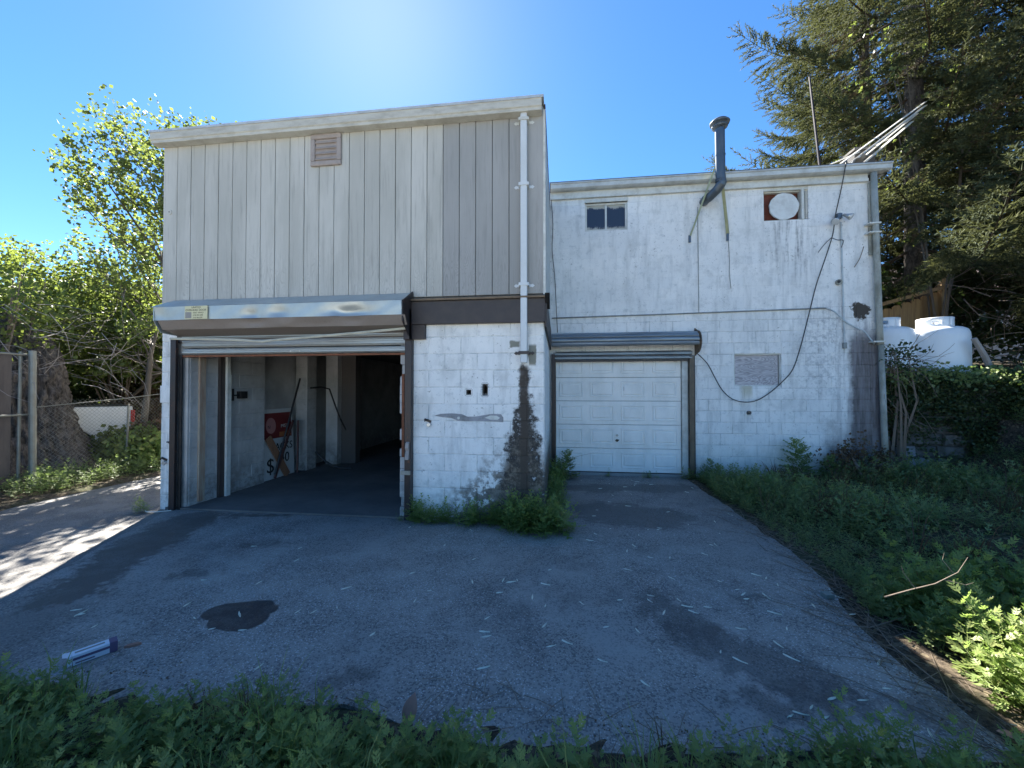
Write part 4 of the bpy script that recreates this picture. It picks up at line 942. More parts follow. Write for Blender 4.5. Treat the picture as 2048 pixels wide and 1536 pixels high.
def tank(cx, cy_, z0, r_, lab, top):
    t = thing('propane_tank', (cx, cy_, z0), lab, 'propane tank', 'white propane tanks behind the retaining wall')
    prof = [(0, .04), (r_*.7, .06), (r_*.97, .16), (r_, .28)]; h = top-z0
    prof += [(r_, h-.20), (r_*.985, h-.12), (r_*.93, h-.055), (r_*.8, h-.015), (r_*.5, h+.02), (0, h+.035)]
    MB().lathe(prof, (cx, cy_, z0), 40).build('shell', M_TANK, t, smooth=True)
    MB().lathe([(r_+.004, h-.215), (r_+.004, h-.20)], (cx, cy_, z0), 40).build('weld_seam', M_TANK, t)
    b = MB(); n = 36; rc = r_*.56; vs_ = []; fs = []
    for k in range(n+1):
        a = R(-80)+2*math.pi*k/n
        for zz in (h-.03, h+.06, h+.13, h+.19): vs_.append((cx+rc*math.cos(a), cy_+rc*math.sin(a), z0+zz))
    gap_a = [int(n*.0)+q for q in (30, 31, 32, 3, 4)]
    for k in range(n):
        for j in range(3):
            if j == 1 and k in gap_a: continue
            p = k*4+j; fs.append((p, p+4, p+5, p+1))
    b.add(vs_, fs); o = b.build('collar', M_TANK, t, smooth=True); m = o.modifiers.new('s', 'SOLIDIFY'); m.thickness = .012
    MB().tube([(cx, cy_, z0+h), (cx, cy_, z0+h+.12)], .04, 10).build('valve', M_LAMP, t)
    for a in (0, 90, 180, 270): MB().box(cx+r_*.7*math.cos(R(a+45))-.05, cx+r_*.7*math.cos(R(a+45))+.05, cy_+r_*.7*math.sin(R(a+45))-.05, cy_+r_*.7*math.sin(R(a+45))+.05, z0, z0+.12).build('foot', M_TANK, t)
tank(7.40, 8.55, 1.72, .47, 'white propane tank fully in view to the right above the ivy wall', 2.80)
tank(6.52, 8.62, 1.74, .47, 'white propane tank half hidden behind the corner of the white building', 2.82)
# wooden board fence, stepping up to the right
fw = thing('board_fence', (8.5, 11.2, 2.2), 'tan vertical board fence rising behind the propane tanks', 'fence')
for k in range(12):
    x = 7.05+k*.235; zt = 3.70+(x-8.4)*.34
    b = MB(); b.prism([(x+.003, 2.0), (x+.232, 2.0), (x+.232, zt-.05), (x+.18, zt), (x+.055, zt), (x+.003, zt-.05)], 'y', 11.1+k*.012, 11.12+k*.012); b.build('plank', M_FENCEW, fw)
for zz in (.25, 1.1):
    b = MB(); b.prism([(7.05, 2.45+zz-.15), (9.9, 3.1+zz), (9.9, 3.19+zz), (7.05, 2.54+zz-.15)], 'y', 11.0, 11.09); b.build('rail', M_FENCEW, fw)
MB().box(9.82, 9.94, 11.14, 11.26, 2.0, 4.55).build('post', M_FENCEW, fw)
lp = MB().tube([(7.52, 7.96, 2.52), (7.72, 7.99, 2.2), (7.95, 8.05, 1.75)], [.04, .045, .05], 8).build('leaning_pole', M_LOUVRE, None, label='weathered grey pole leaning in the ivy beside the right propane tank', cat='pole')
# house glimpsed far behind
hh = thing('distant_house', (19, 22, 3), 'tan pink house wall glimpsed between the spruce branches', 'house')
MB().box(14.5, 24, 20, 28, 2.5, 6.2).build('wall', M_HOUSE, hh)
b = MB(); b.prism([(19.6, 6.2), (28.4, 6.2), (24, 8.6)], 'x', 14.2, 24.3); b.build('roof', M_ROOFT, hh)
for a in (16.0, 19.0, 22.0):
    wfr = frame4(MB(), a, a+1.0, 3.9, 5.2, .08, 19.93, 19.99).build('window', M_TRIMW, hh); MB().box(a+.08, a+.92, 19.96, 19.98, 3.98, 5.12).build('pane', M_CARG, wfr)

# ------------------------------------------------------------------ left: fences, truck, trunk
cf = thing('chainlink_fence', (-8.4, 7, 0), 'rusty chain link fence with galvanised posts along the road edge', 'fence')
def fpost(x, y, z1, r_, lean=0): MB().tube([(x, y, -.05), (x-lean*.1, y, .25), (x-lean, y, z1)], r_, 12).build('post', M_GALV, cf)
fpost(-8.47, 5.28, 2.22, .045, .05); fpost(-8.62, 5.2, 2.2, .02); fpost(-8.45, 6.62, 1.3, .018, -.04); fpost(-8.4, 9.6, 1.62, .03); fpost(-8.4, 12.5, 1.62, .03)
b = MB()
y0, y1, zt, zb, cs = 5.3, 12.5, 1.60, .05, .062
def wire_net(y0, y1, zb, zt, x, b, cs, sag=.03):
    ncol = int((y1-y0)/cs); nr = int((zt-zb)/cs)
    for i in range(ncol):
        for s_ in (0, 1):
            pts = []
            for j in range(nr+1):
                yy = y0+i*cs+(cs/2 if (j+s_) % 2 else -cs/2)*.98+cs/2; zz = zb+j*cs*.93
                pts.append((x+(.004 if s_ else -.004)+sag*math.sin(yy*2.1)*math.sin(zz*2), yy, zz))
            vv = []; ff = []
            for k, p in enumerate(pts):
                vv += [(p[0]-.0016, p[1]-.0016, p[2]), (p[0]+.0016, p[1]-.0016, p[2]), (p[0], p[1]+.002, p[2])]
            for k in range(len(pts)-1):
                for m_ in range(3): ff.append((k*3+m_, k*3+(m_+1) % 3, k*3+3+(m_+1) % 3, k*3+3+m_))
            b.add(vv, ff)
wire_net(5.33, 9.6, .05, 1.55, -8.42, b, .07); b.build('wire_mesh', M_GALV, cf, kind='stuff')
b = MB(); b.tube([(-8.42, 9.6, 1.60), (-8.42, 7.5, 1.53), (-8.43, 6.6, 1.42), (-8.45, 5.3, 1.30)], .009, 6); b.build('top_wire', M_GALV, cf)
pf = thing('privacy_fence', (-8.6, 4.0, 0), 'dark grey brown board fence panel behind the galvanised post at the road edge', 'fence')
for k in range(16):
    y = 5.12-k*.155; MB().box(-8.66, -8.64+random.uniform(-.01, .01), y-.148, y, .03, 2.16+random.uniform(-.02, .02)).build('plank', M_GREYBOARD, pf)
b = MB(); b.tube([(-8.56, 5.28, 1.18), (-8.58, 2.7, 1.16)], .018, 8); b.build('rail', M_GALV, pf)
b = MB(); b.tube([(-8.56, 5.28, 2.15), (-8.58, 2.7, 2.18)], .018, 8); b.build('rail', M_GALV, pf)
MB().tube([(-8.58, 2.7, 0), (-8.58, 2.7, 2.25)], .035, 10).build('post', M_GALV, pf)

tk = thing('pickup_truck', (-11.2, 7.2, 0), 'white pickup truck parked behind the chain link fence', 'truck')
TM = Matrix.Translation((-10.15, 8.0, -.02)) @ Matrix.Rotation(R(57), 4, 'Z')     # local +x points out of the tail
def arch(cx, r_, n=10, z=.36): return [(cx+r_*math.cos(R(180-180*k/n)), z+r_*math.sin(R(180-180*k/n))) for k in range(n+1)]
prof = [(-5.35, .45)]+arch(-4.45, .42)+arch(-1.0, .45)+[(-.03, .42), (0, .75), (-.03, 1.24), (-1.95, 1.25), (-3.75, 1.08), (-5.1, 1.0), (-5.35, .8)]
prof = sorted(prof[:1], key=lambda q: 0)+prof[1:]
b = MB(); b.prism(prof, 'y', -.92, .92); b.xf(TM); bd = b.build('body', M_CARW, tk, bev=.02)
b = MB(); b.box(-1.9, -.08, -.84, .84, 1.251, 1.256); b.xf(TM); b.build('bed_liner', M_TYRE, tk)
b = MB(); b.prism([(-1.98, 1.24), (-2.05, 1.70), (-2.25, 1.76), (-3.2, 1.75), (-3.85, 1.15)], 'y', -.80, .80); b.xf(TM); cb = b.build('cab', M_CARW, tk, bev=.03)
for sy in (-1, 1):
    b = MB(); b.prism([(-2.12, 1.29), (-2.17, 1.64), (-2.75, 1.67), (-2.75, 1.27)], 'y', sy*.803, sy*.81); b.prism([(-2.80, 1.27), (-2.80, 1.67), (-3.18, 1.66), (-3.62, 1.25)], 'y', sy*.803, sy*.81); b.xf(TM); b.build('side_window', M_CARG, cb)
    b = MB(); b.box(-.06, .012, sy*.90-.03, sy*.90+.035, .78, 1.16); b.xf(TM); b.build('tail_light', M_RED, tk, bev=.006)
    b = MB(); b.box(-1.9, -.1, sy*.922-.004, sy*.922+.004, 1.10, 1.13); b.xf(TM); b.build('body_crease', M_CARW, tk)
b = MB(); b.box(0, .12, -.88, .88, .45, .62); b.xf(TM); b.build('bumper', M_CHROME, tk, bev=.02)
for wx in (-1.0, -4.45):
    for sy in (-1, 1):
        b = MB(); b.tube([(wx, sy*.70, .36), (wx, sy*.90, .36)], .36, 24); b.xf(TM); wh = b.build('wheel', M_TYRE, tk)
        b = MB(); b.tube([(wx, sy*.88, .36), (wx, sy*.912, .36)], .21, 16); b.xf(TM); b.build('rim', M_RIMM, wh)

# ------------------------------------------------------------------ templates for foliage
def lobed(L, pairs, wid=.42, droop=.28):
    """one lobed leaf along +y, lying in xy, base at origin"""
    vs_ = []; fs = []; seg = pairs+1
    zf = lambda t: L*(.18*t-droop*t*t)
    for i in range(seg+1):
        t = i/seg*.82; hw = .045*L
        vs_ += [(-hw, t*L, zf(t)), (hw, t*L, zf(t))]
    for i in range(seg): a = 2*i; fs += [(a, a+1, a+3), (a, a+3, a+2)]
    b = len(vs_); t = 1.0; vs_ += [(0, L, zf(1.0)), (-.11*L, .84*L, zf(.84)), (.11*L, .84*L, zf(.84))]; a = 2*seg
    fs += [(a, a+1, b), (a, b, b+1), (a+1, b+2, b)]
    for i in range(pairs):
        t = .2+.55*i/max(1, pairs-1) if pairs > 1 else .45
        ll = wid*L*(1-.35*abs(t-.45)/.4)
        for s_ in (-1, 1):
            b = len(vs_); a0 = (s_*.03*L, (t-.05)*L, zf(t)); a1 = (s_*.03*L, (t+.09)*L, zf(t))
            tip = (s_*ll, (t+.30)*L, zf(t)-.08*L); bl = (s_*ll*.62, (t+.06)*L, zf(t)+.02*L); bu = (s_*ll*.6, (t+.30)*L, zf(t)+.01*L)
            vs_ += [a0, bl, tip, bu, a1]
            fs += [(b, b+1, b+4), (b+1, b+3, b+4), (b+1, b+2, b+3)] if s_ > 0 else [(b, b+4, b+1), (b+1, b+4, b+3), (b+1, b+3, b+2)]
    return np.array(vs_, float), np.array(fs)
def plant_template(h, nl, L0, pairs, rg, spread=1.0):
    parts = []; pv, pf_ = [], []
    lf = lobed(1, pairs)
    P, D, S, RL = [], [], [], []
    out_v, out_f, o = [], [], 0
    for i in range(nl):
        t = (i+.6)/nl; a = i*2.4+rg.uniform(-.4, .4); z = h*(.12+.88*t); el = R(4+46*t*t+rg.uniform(-12, 12)); L = L0*(1.15-.5*t)*rg.uniform(.8, 1.2)
        dy = np.array([math.cos(a)*math.cos(el)*spread, math.sin(a)*math.cos(el)*spread, math.sin(el)]); dy /= np.linalg.norm(dy)
        dx = np.array([-math.sin(a), math.cos(a), 0.]); dz = np.cross(dx, dy)
        base = np.array([0, 0, z])+dy*L*.15
        vv = base+lf[0][:, :1]*dx*L+lf[0][:, 1:2]*dy*L+lf[0][:, 2:3]*dz*L
        out_v.append(vv); out_f.append(lf[1]+o); o += len(vv)
    sv = np.array([(-.004, 0, 0), (.004, 0, 0), (0, .004, 0), (0, 0, h)], float); out_v.append(sv); out_f.append(np.array([(0, 1, 3), (1, 2, 3), (2, 0, 3)])+o)
    return np.concatenate(out_v), np.concatenate(out_f)
rgn = np.random.default_rng(5)
PL_NEAR = [plant_template(.20+.05*k, 11+k, .075+.006*(k % 3), 3, rgn) for k in range(5)]
PL_FAR = [plant_template(.24+.05*k, 10, .105, 2, rgn) for k in range(4)]
def scatter_plants(name, xs, ys, templates, scale, mat, lab, cat, tilt=.18, z=None, parent=None, group=None):
    zz = hgt(xs, ys) if z is None else z; N = len(xs); which = rng.integers(0, len(templates), N)
    d = np.stack([rng.normal(0, tilt, N), rng.normal(0, tilt, N), np.ones(N)], 1); pr = []
    for k, T in enumerate(templates):
        m = which == k
        if m.sum(): pr.append(stamp(T, np.stack([xs[m], ys[m], zz[m]-.01], 1), d[m], scale[m]))
    v, f, t = merge(pr); return big(name, v, f, mat, tint=t, parent=parent, label=lab, cat=cat)
def blobby(n, x0, x1, y0, y1, cond, freq=1.3, thr=-.1, seed=0):
    rg = np.random.default_rng(seed); out = np.zeros((0, 2))
    while len(out) < n:
        p = np.stack([rg.uniform(x0, x1, n), rg.uniform(y0, y1, n)], 1)
        f_ = np.sin(p[:, 0]*freq*2.1+seed)+np.sin(p[:, 1]*freq*2.7+seed*2)+np.sin((p[:, 0]+p[:, 1])*freq*1.3)+rg.normal(0, .5, n)
        p = p[(f_ > thr) & cond(p[:, 0], p[:, 1])]; out = np.concatenate([out, p])
    return out[:n, 0], out[:n, 1]
# weeds along the near edge, under the camera
def near_edge(x): return 1.74+.07*np.sin(x*2.3)+.05*np.sin(x*5.1+1)-.10*np.exp(-((x+.1)/.35)**2)
xs, ys = blobby(1750, -3.9, 3.2, .75, 1.9, lambda x, y: y < near_edge(x)+np.random.default_rng(3).normal(0, .03, len(x)), 2.2, -.75, 3)
scatter_plants('weeds', xs, ys, PL_NEAR, rng.uniform(.28, .78, len(xs))*np.where(ys > 1.6, .75, 1), M_WEED, 'strip of low lobed green weeds along the near edge of the driveway', 'weeds')
xs, ys = blobby(260, -3.6, -2.4, 1.2, 2.05, lambda x, y: (y < 1.78+.08*np.sin(x*5)), 2.2, -1.5, 8)
scatter_plants('weeds', xs, ys, PL_NEAR, rng.uniform(.28, .5, len(xs)), M_WEED, 'pale low weeds around the white carton in the near corner', 'weeds')
def blade_tuft(rg, n, h):
    vs_, fs, o = [], [], 0
    for i in range(n):
        a = rg.uniform(0, 6.28); r_ = rg.uniform(0, .03); d = np.array([math.cos(a), math.sin(a), 0]); s_ = np.array([-d[1], d[0], 0])*.0025; l = h*rg.uniform(.6, 1.2); b_ = d*r_
        vs_ += [b_-s_, b_+s_, b_+d*l*.25+np.array([0, 0, l*.7])-s_*.7, b_+d*l*.25+np.array([0, 0, l*.7])+s_*.7, b_+d*l*.6+np.array([0, 0, l*.95])]; fs += [(o, o+1, o+3), (o, o+3, o+2), (o+2, o+3, o+4)]; o += 5
    return np.array(vs_), np.array(fs)
GR = [blade_tuft(rgn, 14, .16+.05*k) for k in range(3)]
xs, ys = blobby(260, -3.9, 2.4, .9, 1.95, lambda x, y: y < near_edge(x)+.05, 3.1, .2, 17)
scatter_plants('grass', xs, ys, GR, rng.uniform(.5, 1.2, len(xs)), M_WEED, 'thin grass blades among the near weeds by the driveway', 'grass')
xs, ys = blobby(70, -3.9, 2.4, .9, 1.9, lambda x, y: y < near_edge(x)+.03, 3.1, .0, 18)
scatter_plants('dry_grass', xs, ys, GR, rng.uniform(.6, 1.1, len(xs)), M_BROWNBRUSH, 'dry tan grass stalks among the near weeds', 'grass')
xs, ys = blobby(240, 2.4, 8.5, 2.6, 7.4, lambda x, y: x > 2.5, 1.9, .3, 19)
scatter_plants('dry_grass', xs, ys, GR, rng.uniform(1.0, 1.9, len(xs)), M_BROWNBRUSH, 'dry brown stalks standing in the bank weeds', 'grass')
# bank to the right of the driveway
def edge_x(y): return 2.33-.36*np.clip((3.9-y)/1.6, 0, 1)+.05*np.sin(y*4)
def bank_ok(x, y): return (x > edge_x(y)+.04) & ~((y > 7.15) & (x < 5.6)) & (y < 7.7+0*x) & ~(((x-2.75)/.5)**2+((y-2.9)/.35)**2 < .5) & ~(((x-4.1)/.7)**2+((y-4.2)/.4)**2 < .8)
xs, ys = blobby(4300, 2.2, 9.6, 2.6, 7.7, bank_ok, 1.1, -2.3, 4)
yy_ = rng.uniform(2.9, 7.2, 900); xx_ = edge_x(yy_)+.03+np.abs(rng.normal(0, .35, 900)); xs = np.concatenate([xs, xx_]); ys = np.concatenate([ys, yy_])
sc = rng.uniform(.5, 1.05, len(xs))*np.clip(.55+(xs-edge_x(ys))*.5, .45, 1.0)*(.8+.35*np.sin(xs*2.2+ys*1.3))
scatter_plants('bank_weeds', xs, ys, PL_FAR, sc, M_BANK, 'dense dark green feathery weeds covering the bank right of the driveway', 'weeds')
xs, ys = blobby(760, 2.2, 3.9, 1.35, 3.2, lambda x, y: (x > 2.27+.10*np.sin(y*5)), 1.6, -1.2, 6)
scatter_plants('sunlit_weeds', xs, ys, PL_NEAR, rng.uniform(.75, 1.25, len(xs)), M_WEED, 'tall sunlit bright green weeds at the near corner of the bank', 'weeds', .25)
xs, ys = blobby(160, 1.1, 2.4, 1.2, 1.95, lambda x, y: y < 1.86, 2.0, -1.0, 9)
scatter_plants('weeds', xs, ys, PL_NEAR, rng.uniform(.45, .75, len(xs)), M_WEED, 'sparse weeds in the dirt at the driveway corner beside the twigs', 'weeds')
# creeping plants at the foot of the front wall and round its corner
xs = np.concatenate([rng.uniform(-1.75, -.2, 150), rng.normal(-.25, .17, 130), rng.normal(-.04, .06, 170)])
ys = np.concatenate([4.52-np.abs(rng.normal(0, .05, 150)), 4.40-np.abs(rng.normal(0, .10, 130)), rng.uniform(4.5, 7.1, 170)])
ok = ~((xs < -.15) & (ys > 4.57)); xs, ys = xs[ok], ys[ok]
sc = rng.uniform(.45, .8, len(xs))*np.where((xs > -.6) & (ys < 4.6), 1.35, 1)*np.where(ys > 6.2, 1.3, 1)
scatter_plants('wall_weeds', xs, ys, PL_FAR, sc, M_WEED, 'leafy weeds growing along the foot of the front wall and round its corner', 'weeds', z=np.zeros(len(xs)))
for i, (px_, py_, n_, sc_, lab) in enumerate([(.1, 7.15, 14, .75, 'weed tuft at the left end of the garage door threshold'), (.9, 7.2, 5, .4, 'small weed tuft below the middle of the garage door'), (1.65, 7.2, 12, .42, 'wide low weed tuft below the right half of garage door'), (2.25, 7.15, 10, .6, 'weed tuft at the right guide rail of the garage door'), (-5.42, 4.45, 14, .5, 'grassy tuft at the foot of the left white pillar'), (-1.9, 4.47, 6, .28, 'tiny weed tuft at the foot of the right black guide post')]):
    xs = px_+rng.normal(0, .06 if n_ > 6 else .02, n_)*(2 if 'wide' in lab else 1); ys = py_+rng.normal(0, .03, n_)
    scatter_plants('weed_tuft', xs, ys, PL_FAR, rng.uniform(.6, 1, n_)*sc_, M_WEED, lab, 'weed', z=np.zeros(n_)).__setitem__('kind', '')
T_TALL = [plant_template(.62, 34, .20, 3, rgn, 1.1)]
for px_, py_, s_, lab in ((4.0, 7.05, 1.0, 'tall bushy weed standing against the white block wall'), (4.42, 7.0, .62, 'shorter bushy weed right of the tall one at the wall'), (2.62, 7.1, .55, 'thin weed sprig beside the brown shutter guide'), (.12, 6.95, .8, 'tall leafy weed beside the left shutter guide at wall corner')):
    o = scatter_plants('tall_weed', np.array([px_, px_+.06]), np.array([py_, py_-.05]), T_TALL, np.array([s_, s_*.85]), M_BANK, lab, 'weed', .08)
# verge on the left under the fence
xs, ys = blobby(900, -9.6, -7.5, 3.0, 8.5, lambda x, y: x < -7.62-.25*np.sin(y*1.7)*0+.0*y, 1.5, -1.2, 12)
scatter_plants('verge_weeds', xs, ys, PL_FAR, rng.uniform(.5, 1.0, len(xs)), M_BANK, 'low green weeds on the verge under the chain link fence', 'weeds')

# ------------------------------------------------------------------ leaf clouds and trees
def cluster(n, L, rg, spread=.12):
    vs_, fs, o = [], [], 0
    for i in range(n):
        a = rg.uniform(0, 6.28); el = rg.uniform(-.5, 1.2); d = np.array([math.cos(a)*math.cos(el), math.sin(a)*math.cos(el), math.sin(el)])
        s_ = np.cross(d, rg.normal(size=3)); s_ /= np.linalg.norm(s_); nrm = np.cross(d, s_)
        p = rg.normal(0, spread*.5, 3)+np.array([0, 0, rg.uniform(0, spread*1.6)]); l = L*rg.uniform(.7, 1.2)
        vs_ += [p, p+d*l*.5+s_*l*.42+nrm*l*.1, p+d*l, p+d*l*.5-s_*l*.42+nrm*l*.1]; fs += [(o, o+1, o+2), (o, o+2, o+3)]; o += 4
    return np.array(vs_), np.array(fs)
CL = [cluster(7, .085, rgn) for _ in range(4)]
CLS = [cluster(7, .065, rgn, .10) for _ in range(4)]
def leaf_cloud(pts, T, scale, dirs=None, tint=None):
    N = len(pts); which = rng.integers(0, len(T), N); dirs = rng.normal(0, 1, (N, 3))+np.array([0, 0, .6]) if dirs is None else dirs; pr = []
    for k in range(len(T)):
        m = which == k
        if m.sum(): pr.append(stamp(T[k], pts[m], dirs[m], scale[m], tint=None if tint is None else tint[m]))
    return merge(pr)
def grow(p, d, L, r, lev, out, tips, rg, up=.12, wob=.16, nch=(4, 6), shrink=.62, seg=6):
    pts = [Vector(p)]; d = Vector(d).normalized(); rs = [r]
    for i in range(seg):
        d = (d+Vector(rg.normal(0, wob, 3))+Vector((0, 0, up))).normalized(); pts.append(pts[-1]+d*L/seg); rs.append(r*(1-.75*(i+1)/seg))
    out.append((pts, rs, lev))
    if lev <= 0:
        for i in range(1, seg+1): tips.append((pts[i], d))
        return
    for k in range(rg.integers(*nch)):
        t = rg.uniform(.3, 1); i = min(int(t*seg), seg-1); q = pts[i].lerp(pts[i+1], t*seg-i)
        dd = (pts[i+1]-pts[i]).normalized(); side = dd.cross(Vector(rg.normal(size=3))).normalized()
        grow(q, dd*.75+side*rg.uniform(.45, .9), L*shrink*rg.uniform(.75, 1.15), max(rs[i]*.6, .006), lev-1, out, tips, rg, up, wob, nch, shrink, max(3, seg-1))
def tree_thing(name, base, lab, cat='tree', group=None): return thing(name, base, lab, cat, group)
# maple behind the left corner of the garage: branches fan up and to the left
mt = tree_thing('maple_tree', (-9.3, 8.9, 0), 'young maple with yellow green leaves fanning out past the left side of the garage')
rg = np.random.default_rng(21); out, tips = [], []
grow((-9.3, 8.9, 0), (0, 0, 1), 4.6, .16, 0, out, [], rg, .1, .05)
trunk = out[0]; out2 = []
for (zz, dx, dy, dz, L) in [(1.6, -.95, -.3, .35, 3.4), (2.2, -.9, .2, .75, 3.6), (2.6, -.85, -.35, 1.0, 3.6), (3.1, -.7, -.45, 1.2, 3.9), (3.2, -.25, -.3, 1.4, 3.8), (3.5, .25, -.4, 1.1, 3.0), (3.8, -.45, -.2, 1.8, 4.2), (4.0, -.5, .6, 1.2, 3.4), (4.3, -.1, -.1, 1.8, 3.9), (4.4, -.75, -.3, 1.5, 3.4), (2.6, .5, .3, .8, 2.6), (1.9, -.4, -.9, .5, 2.2)]:
    grow(trunk[0][min(6, int(zz/4.6*6))], (dx, dy, dz), L, .055, 2, out2, tips, rg, .07, .11, (7, 10), .5, 8)
b = MB(); b.tube(*trunk[:2], 8); b.build('trunk', M_BARKTHIN, mt)
inl = lambda p_: -p_.x/p_.y < 1.50-.32*max(0, p_.z-7.5) and p_.z < 8.6-.25*max(0, p_.x+9.6)
b = MB(); [b.tube(q[0], q[1], 4 if q[2] else 3, False) for q in out2 if inl(q[0][-1]) or (q[2] == 2 and inl(q[0][5]))]; b.build('branches', M_BARKTHIN, mt, kind='stuff')
tp = np.array([tuple(t[0]) for t in tips]); td = np.array([tuple(t[1]) for t in tips]); lim_ = (-tp[:, 0]/tp[:, 1] < 1.50+.03*np.sin(tp[:, 2]*4)-.32*np.clip(tp[:, 2]-7.5, 0, 9)) & (tp[:, 2] < 8.5-.25*np.clip(tp[:, 0]+9.6, 0, 9)); tp, td = tp[lim_], td[lim_]; sel = rng.random(len(tp)) < min(1, 8500/len(tp)); tp, td = tp[sel], td[sel]
v, f, t = leaf_cloud(tp+rng.normal(0, .08, tp.shape), CL, rng.uniform(.8, 1.25, len(tp)), td+rng.normal(0, .4, td.shape)); big('crown', v, f, M_MAPLE, mt, t)
print('maple clusters', len(tp))
# yellow-green bushes and thicket on the far side of the road
def bush(name, c, r_, n, mat, lab, T=CLS, stems=9, seed=1, sc=(.9, 1.5), cat='bush', stemmat=M_TWIG):
    t_ = thing(name, (c[0], c[1], float(hgt(c[0], c[1]))), lab, cat); rg = np.random.default_rng(seed)
    u_ = rg.normal(size=(n, 3)); u_ /= np.linalg.norm(u_, axis=1)[:, None]; rad = rg.uniform(.45, 1, n)**.6
    lump = 1+.22*np.sin(u_[:, 0]*5+seed)+.18*np.sin(u_[:, 2]*7+seed*2)+.15*np.sin(u_[:, 1]*9)
    p = np.array(c)+u_*np.array(r_)*(rad*lump)[:, None]; p = p[p[:, 2] > hgt(p[:, 0], p[:, 1])+.02]
    v, f, t = leaf_cloud(p, T, rg.uniform(*sc, len(p))); big('foliage', v, f, mat, t_, t)
    b = MB(); base = Vector((c[0], c[1], float(hgt(c[0], c[1]))))
    for k in range(stems):
        a = rg.uniform(0, 6.28); e = Vector(c)+Vector((math.cos(a)*r_[0]*rg.uniform(.3, .95), math.sin(a)*r_[1]*rg.uniform(.3, .95), r_[2]*rg.uniform(.1, .95)))
        m_ = base.lerp(e, .5)+Vector(rg.normal(0, .12, 3)); b.tube([base+Vector(rg.normal(0, .08, 3)), m_, e], [.03, .018, .006], 4, False)
    b.build('stems', stemmat, t_, kind='stuff'); return t_
bush('leafy_bush', (-12.0, 9.3, 3.2), (1.9, 1.3, 1.5), 2300, M_BUSH, 'large yellow green bush above the white pickup truck', seed=3, stems=16)
bush('leafy_bush', (-12.4, 7.2, 3.25), (1.7, 1.4, 1.5), 2100, M_BUSH, 'yellow green bush spreading above the dark thick trunk', seed=4, stems=16)
bush('leafy_bush', (-11.2, 9.9, 2.9), (1.5, 1.2, 1.6), 2300, M_BUSH, 'bright yellow green bush beside the left edge of the garage', seed=5, stems=14)
bush('leafy_bush', (-14.0, 12.0, 3.2), (2.2, 1.4, 2.4), 2000, M_BUSH, 'tall yellow green bush standing back behind the other bushes', seed=15, stems=14)
bush('leafy_bush', (-14.0, 6.2, 2.9), (2.0, 1.6, 1.9), 1500, M_BUSH, 'dull green bush at the far left behind the board fence', seed=6, stems=18)
bush('low_shrub', (-9.0, 7.2, .32), (.75, .6, .32), 800, M_BUSH, 'low green shrub growing through the chain link fence in front of the truck', seed=7, stems=6)
bush('low_shrub', (-8.75, 7.55, .38), (.35, .45, .38), 520, M_BROWNBRUSH, 'brown leaved shrub behind the chain link fence next to the garage', seed=8, stems=8)
bush('low_shrub', (-8.55, 7.0, .3), (.45, .5, .3), 500, M_WEED, 'small bright shrub at the road edge below the chain link fence', seed=9, stems=4)
bush('low_shrub', (-11.6, 9.9, .85), (.8, .8, .85), 1100, M_BROWNBRUSH, 'tawny dry brush behind the fence seen beside the left pillar', seed=10, stems=12)
# far thicket closing the view behind the road
def hedge(name, pts_, n, mat, lab, hts, seed, T=CL, sc=(1.4, 2.6), thick=1.2):
    rg = np.random.default_rng(seed); P = np.array(pts_, float); seg = rg.integers(0, len(P)-1, n); tt = rg.random(n)
    base = P[seg]*(1-tt)[:, None]+P[seg+1]*tt[:, None]; z = rg.random(n)**.8*(hts*(1+.16*np.sin(base[:, 0]*.9+seed)+.12*np.sin(base[:, 0]*2.3)+.1*np.sin(base[:, 1]*1.7)))
    p = np.stack([base[:, 0]+rg.normal(0, thick*.4, n), base[:, 1]+rg.normal(0, thick*.4, n), z], 1); p[:, 2] += hgt(p[:, 0], p[:, 1])
    v, f, t = leaf_cloud(p, T, rg.uniform(*sc, n)); return big(name, v, f, mat, tint=t, label=lab, cat='thicket')
bush('twiggy_bush', (-10.3, 5.6, 2.95), (1.3, .9, .75), 520, M_BUSH, 'dense twiggy bush over the top of the thick trunk and board fence', seed=16, stems=60)
hedge('thicket', [(-24, -2), (-20, 6), (-17, 12), (-13, 17), (-8, 19), (-4, 18)], 7000, M_BUSH, 'wooded thicket closing off the view at the far left behind the truck', 4.6, 31)
hedge('thicket_floor', [(-16, 3), (-15, 8), (-12.5, 12), (-9.5, 15.5), (-6, 17)], 5200, M_DARKLEAF, 'shadowy undergrowth below the thicket across the road', 3.0, 32, sc=(1.2, 2.2))
# bare tangled twigs in front of the trunk
b = MB(); rg = np.random.default_rng(44)
for k in range(110):
    p = Vector((rg.uniform(-10.6, -8.5), rg.uniform(5.0, 7.6), rg.uniform(1.6, 3.1))); d = Vector((rg.normal(.6, .4), rg.normal(.2, .6), rg.normal(-.1, .35))).normalized(); pts = [p]
    for i in range(4): d = (d+Vector(rg.normal(0, .18, 3))+Vector((0, 0, -.06))).normalized(); pts.append(pts[-1]+d*rg.uniform(.12, .3))
    b.tube(pts, [.006, .005, .004, .003, .002], 3, False)
b.build('bare_twigs', M_LOUVRE, None, label='tangle of bare grey twigs hanging over the fence and thick trunk', kind='stuff', cat='twigs')
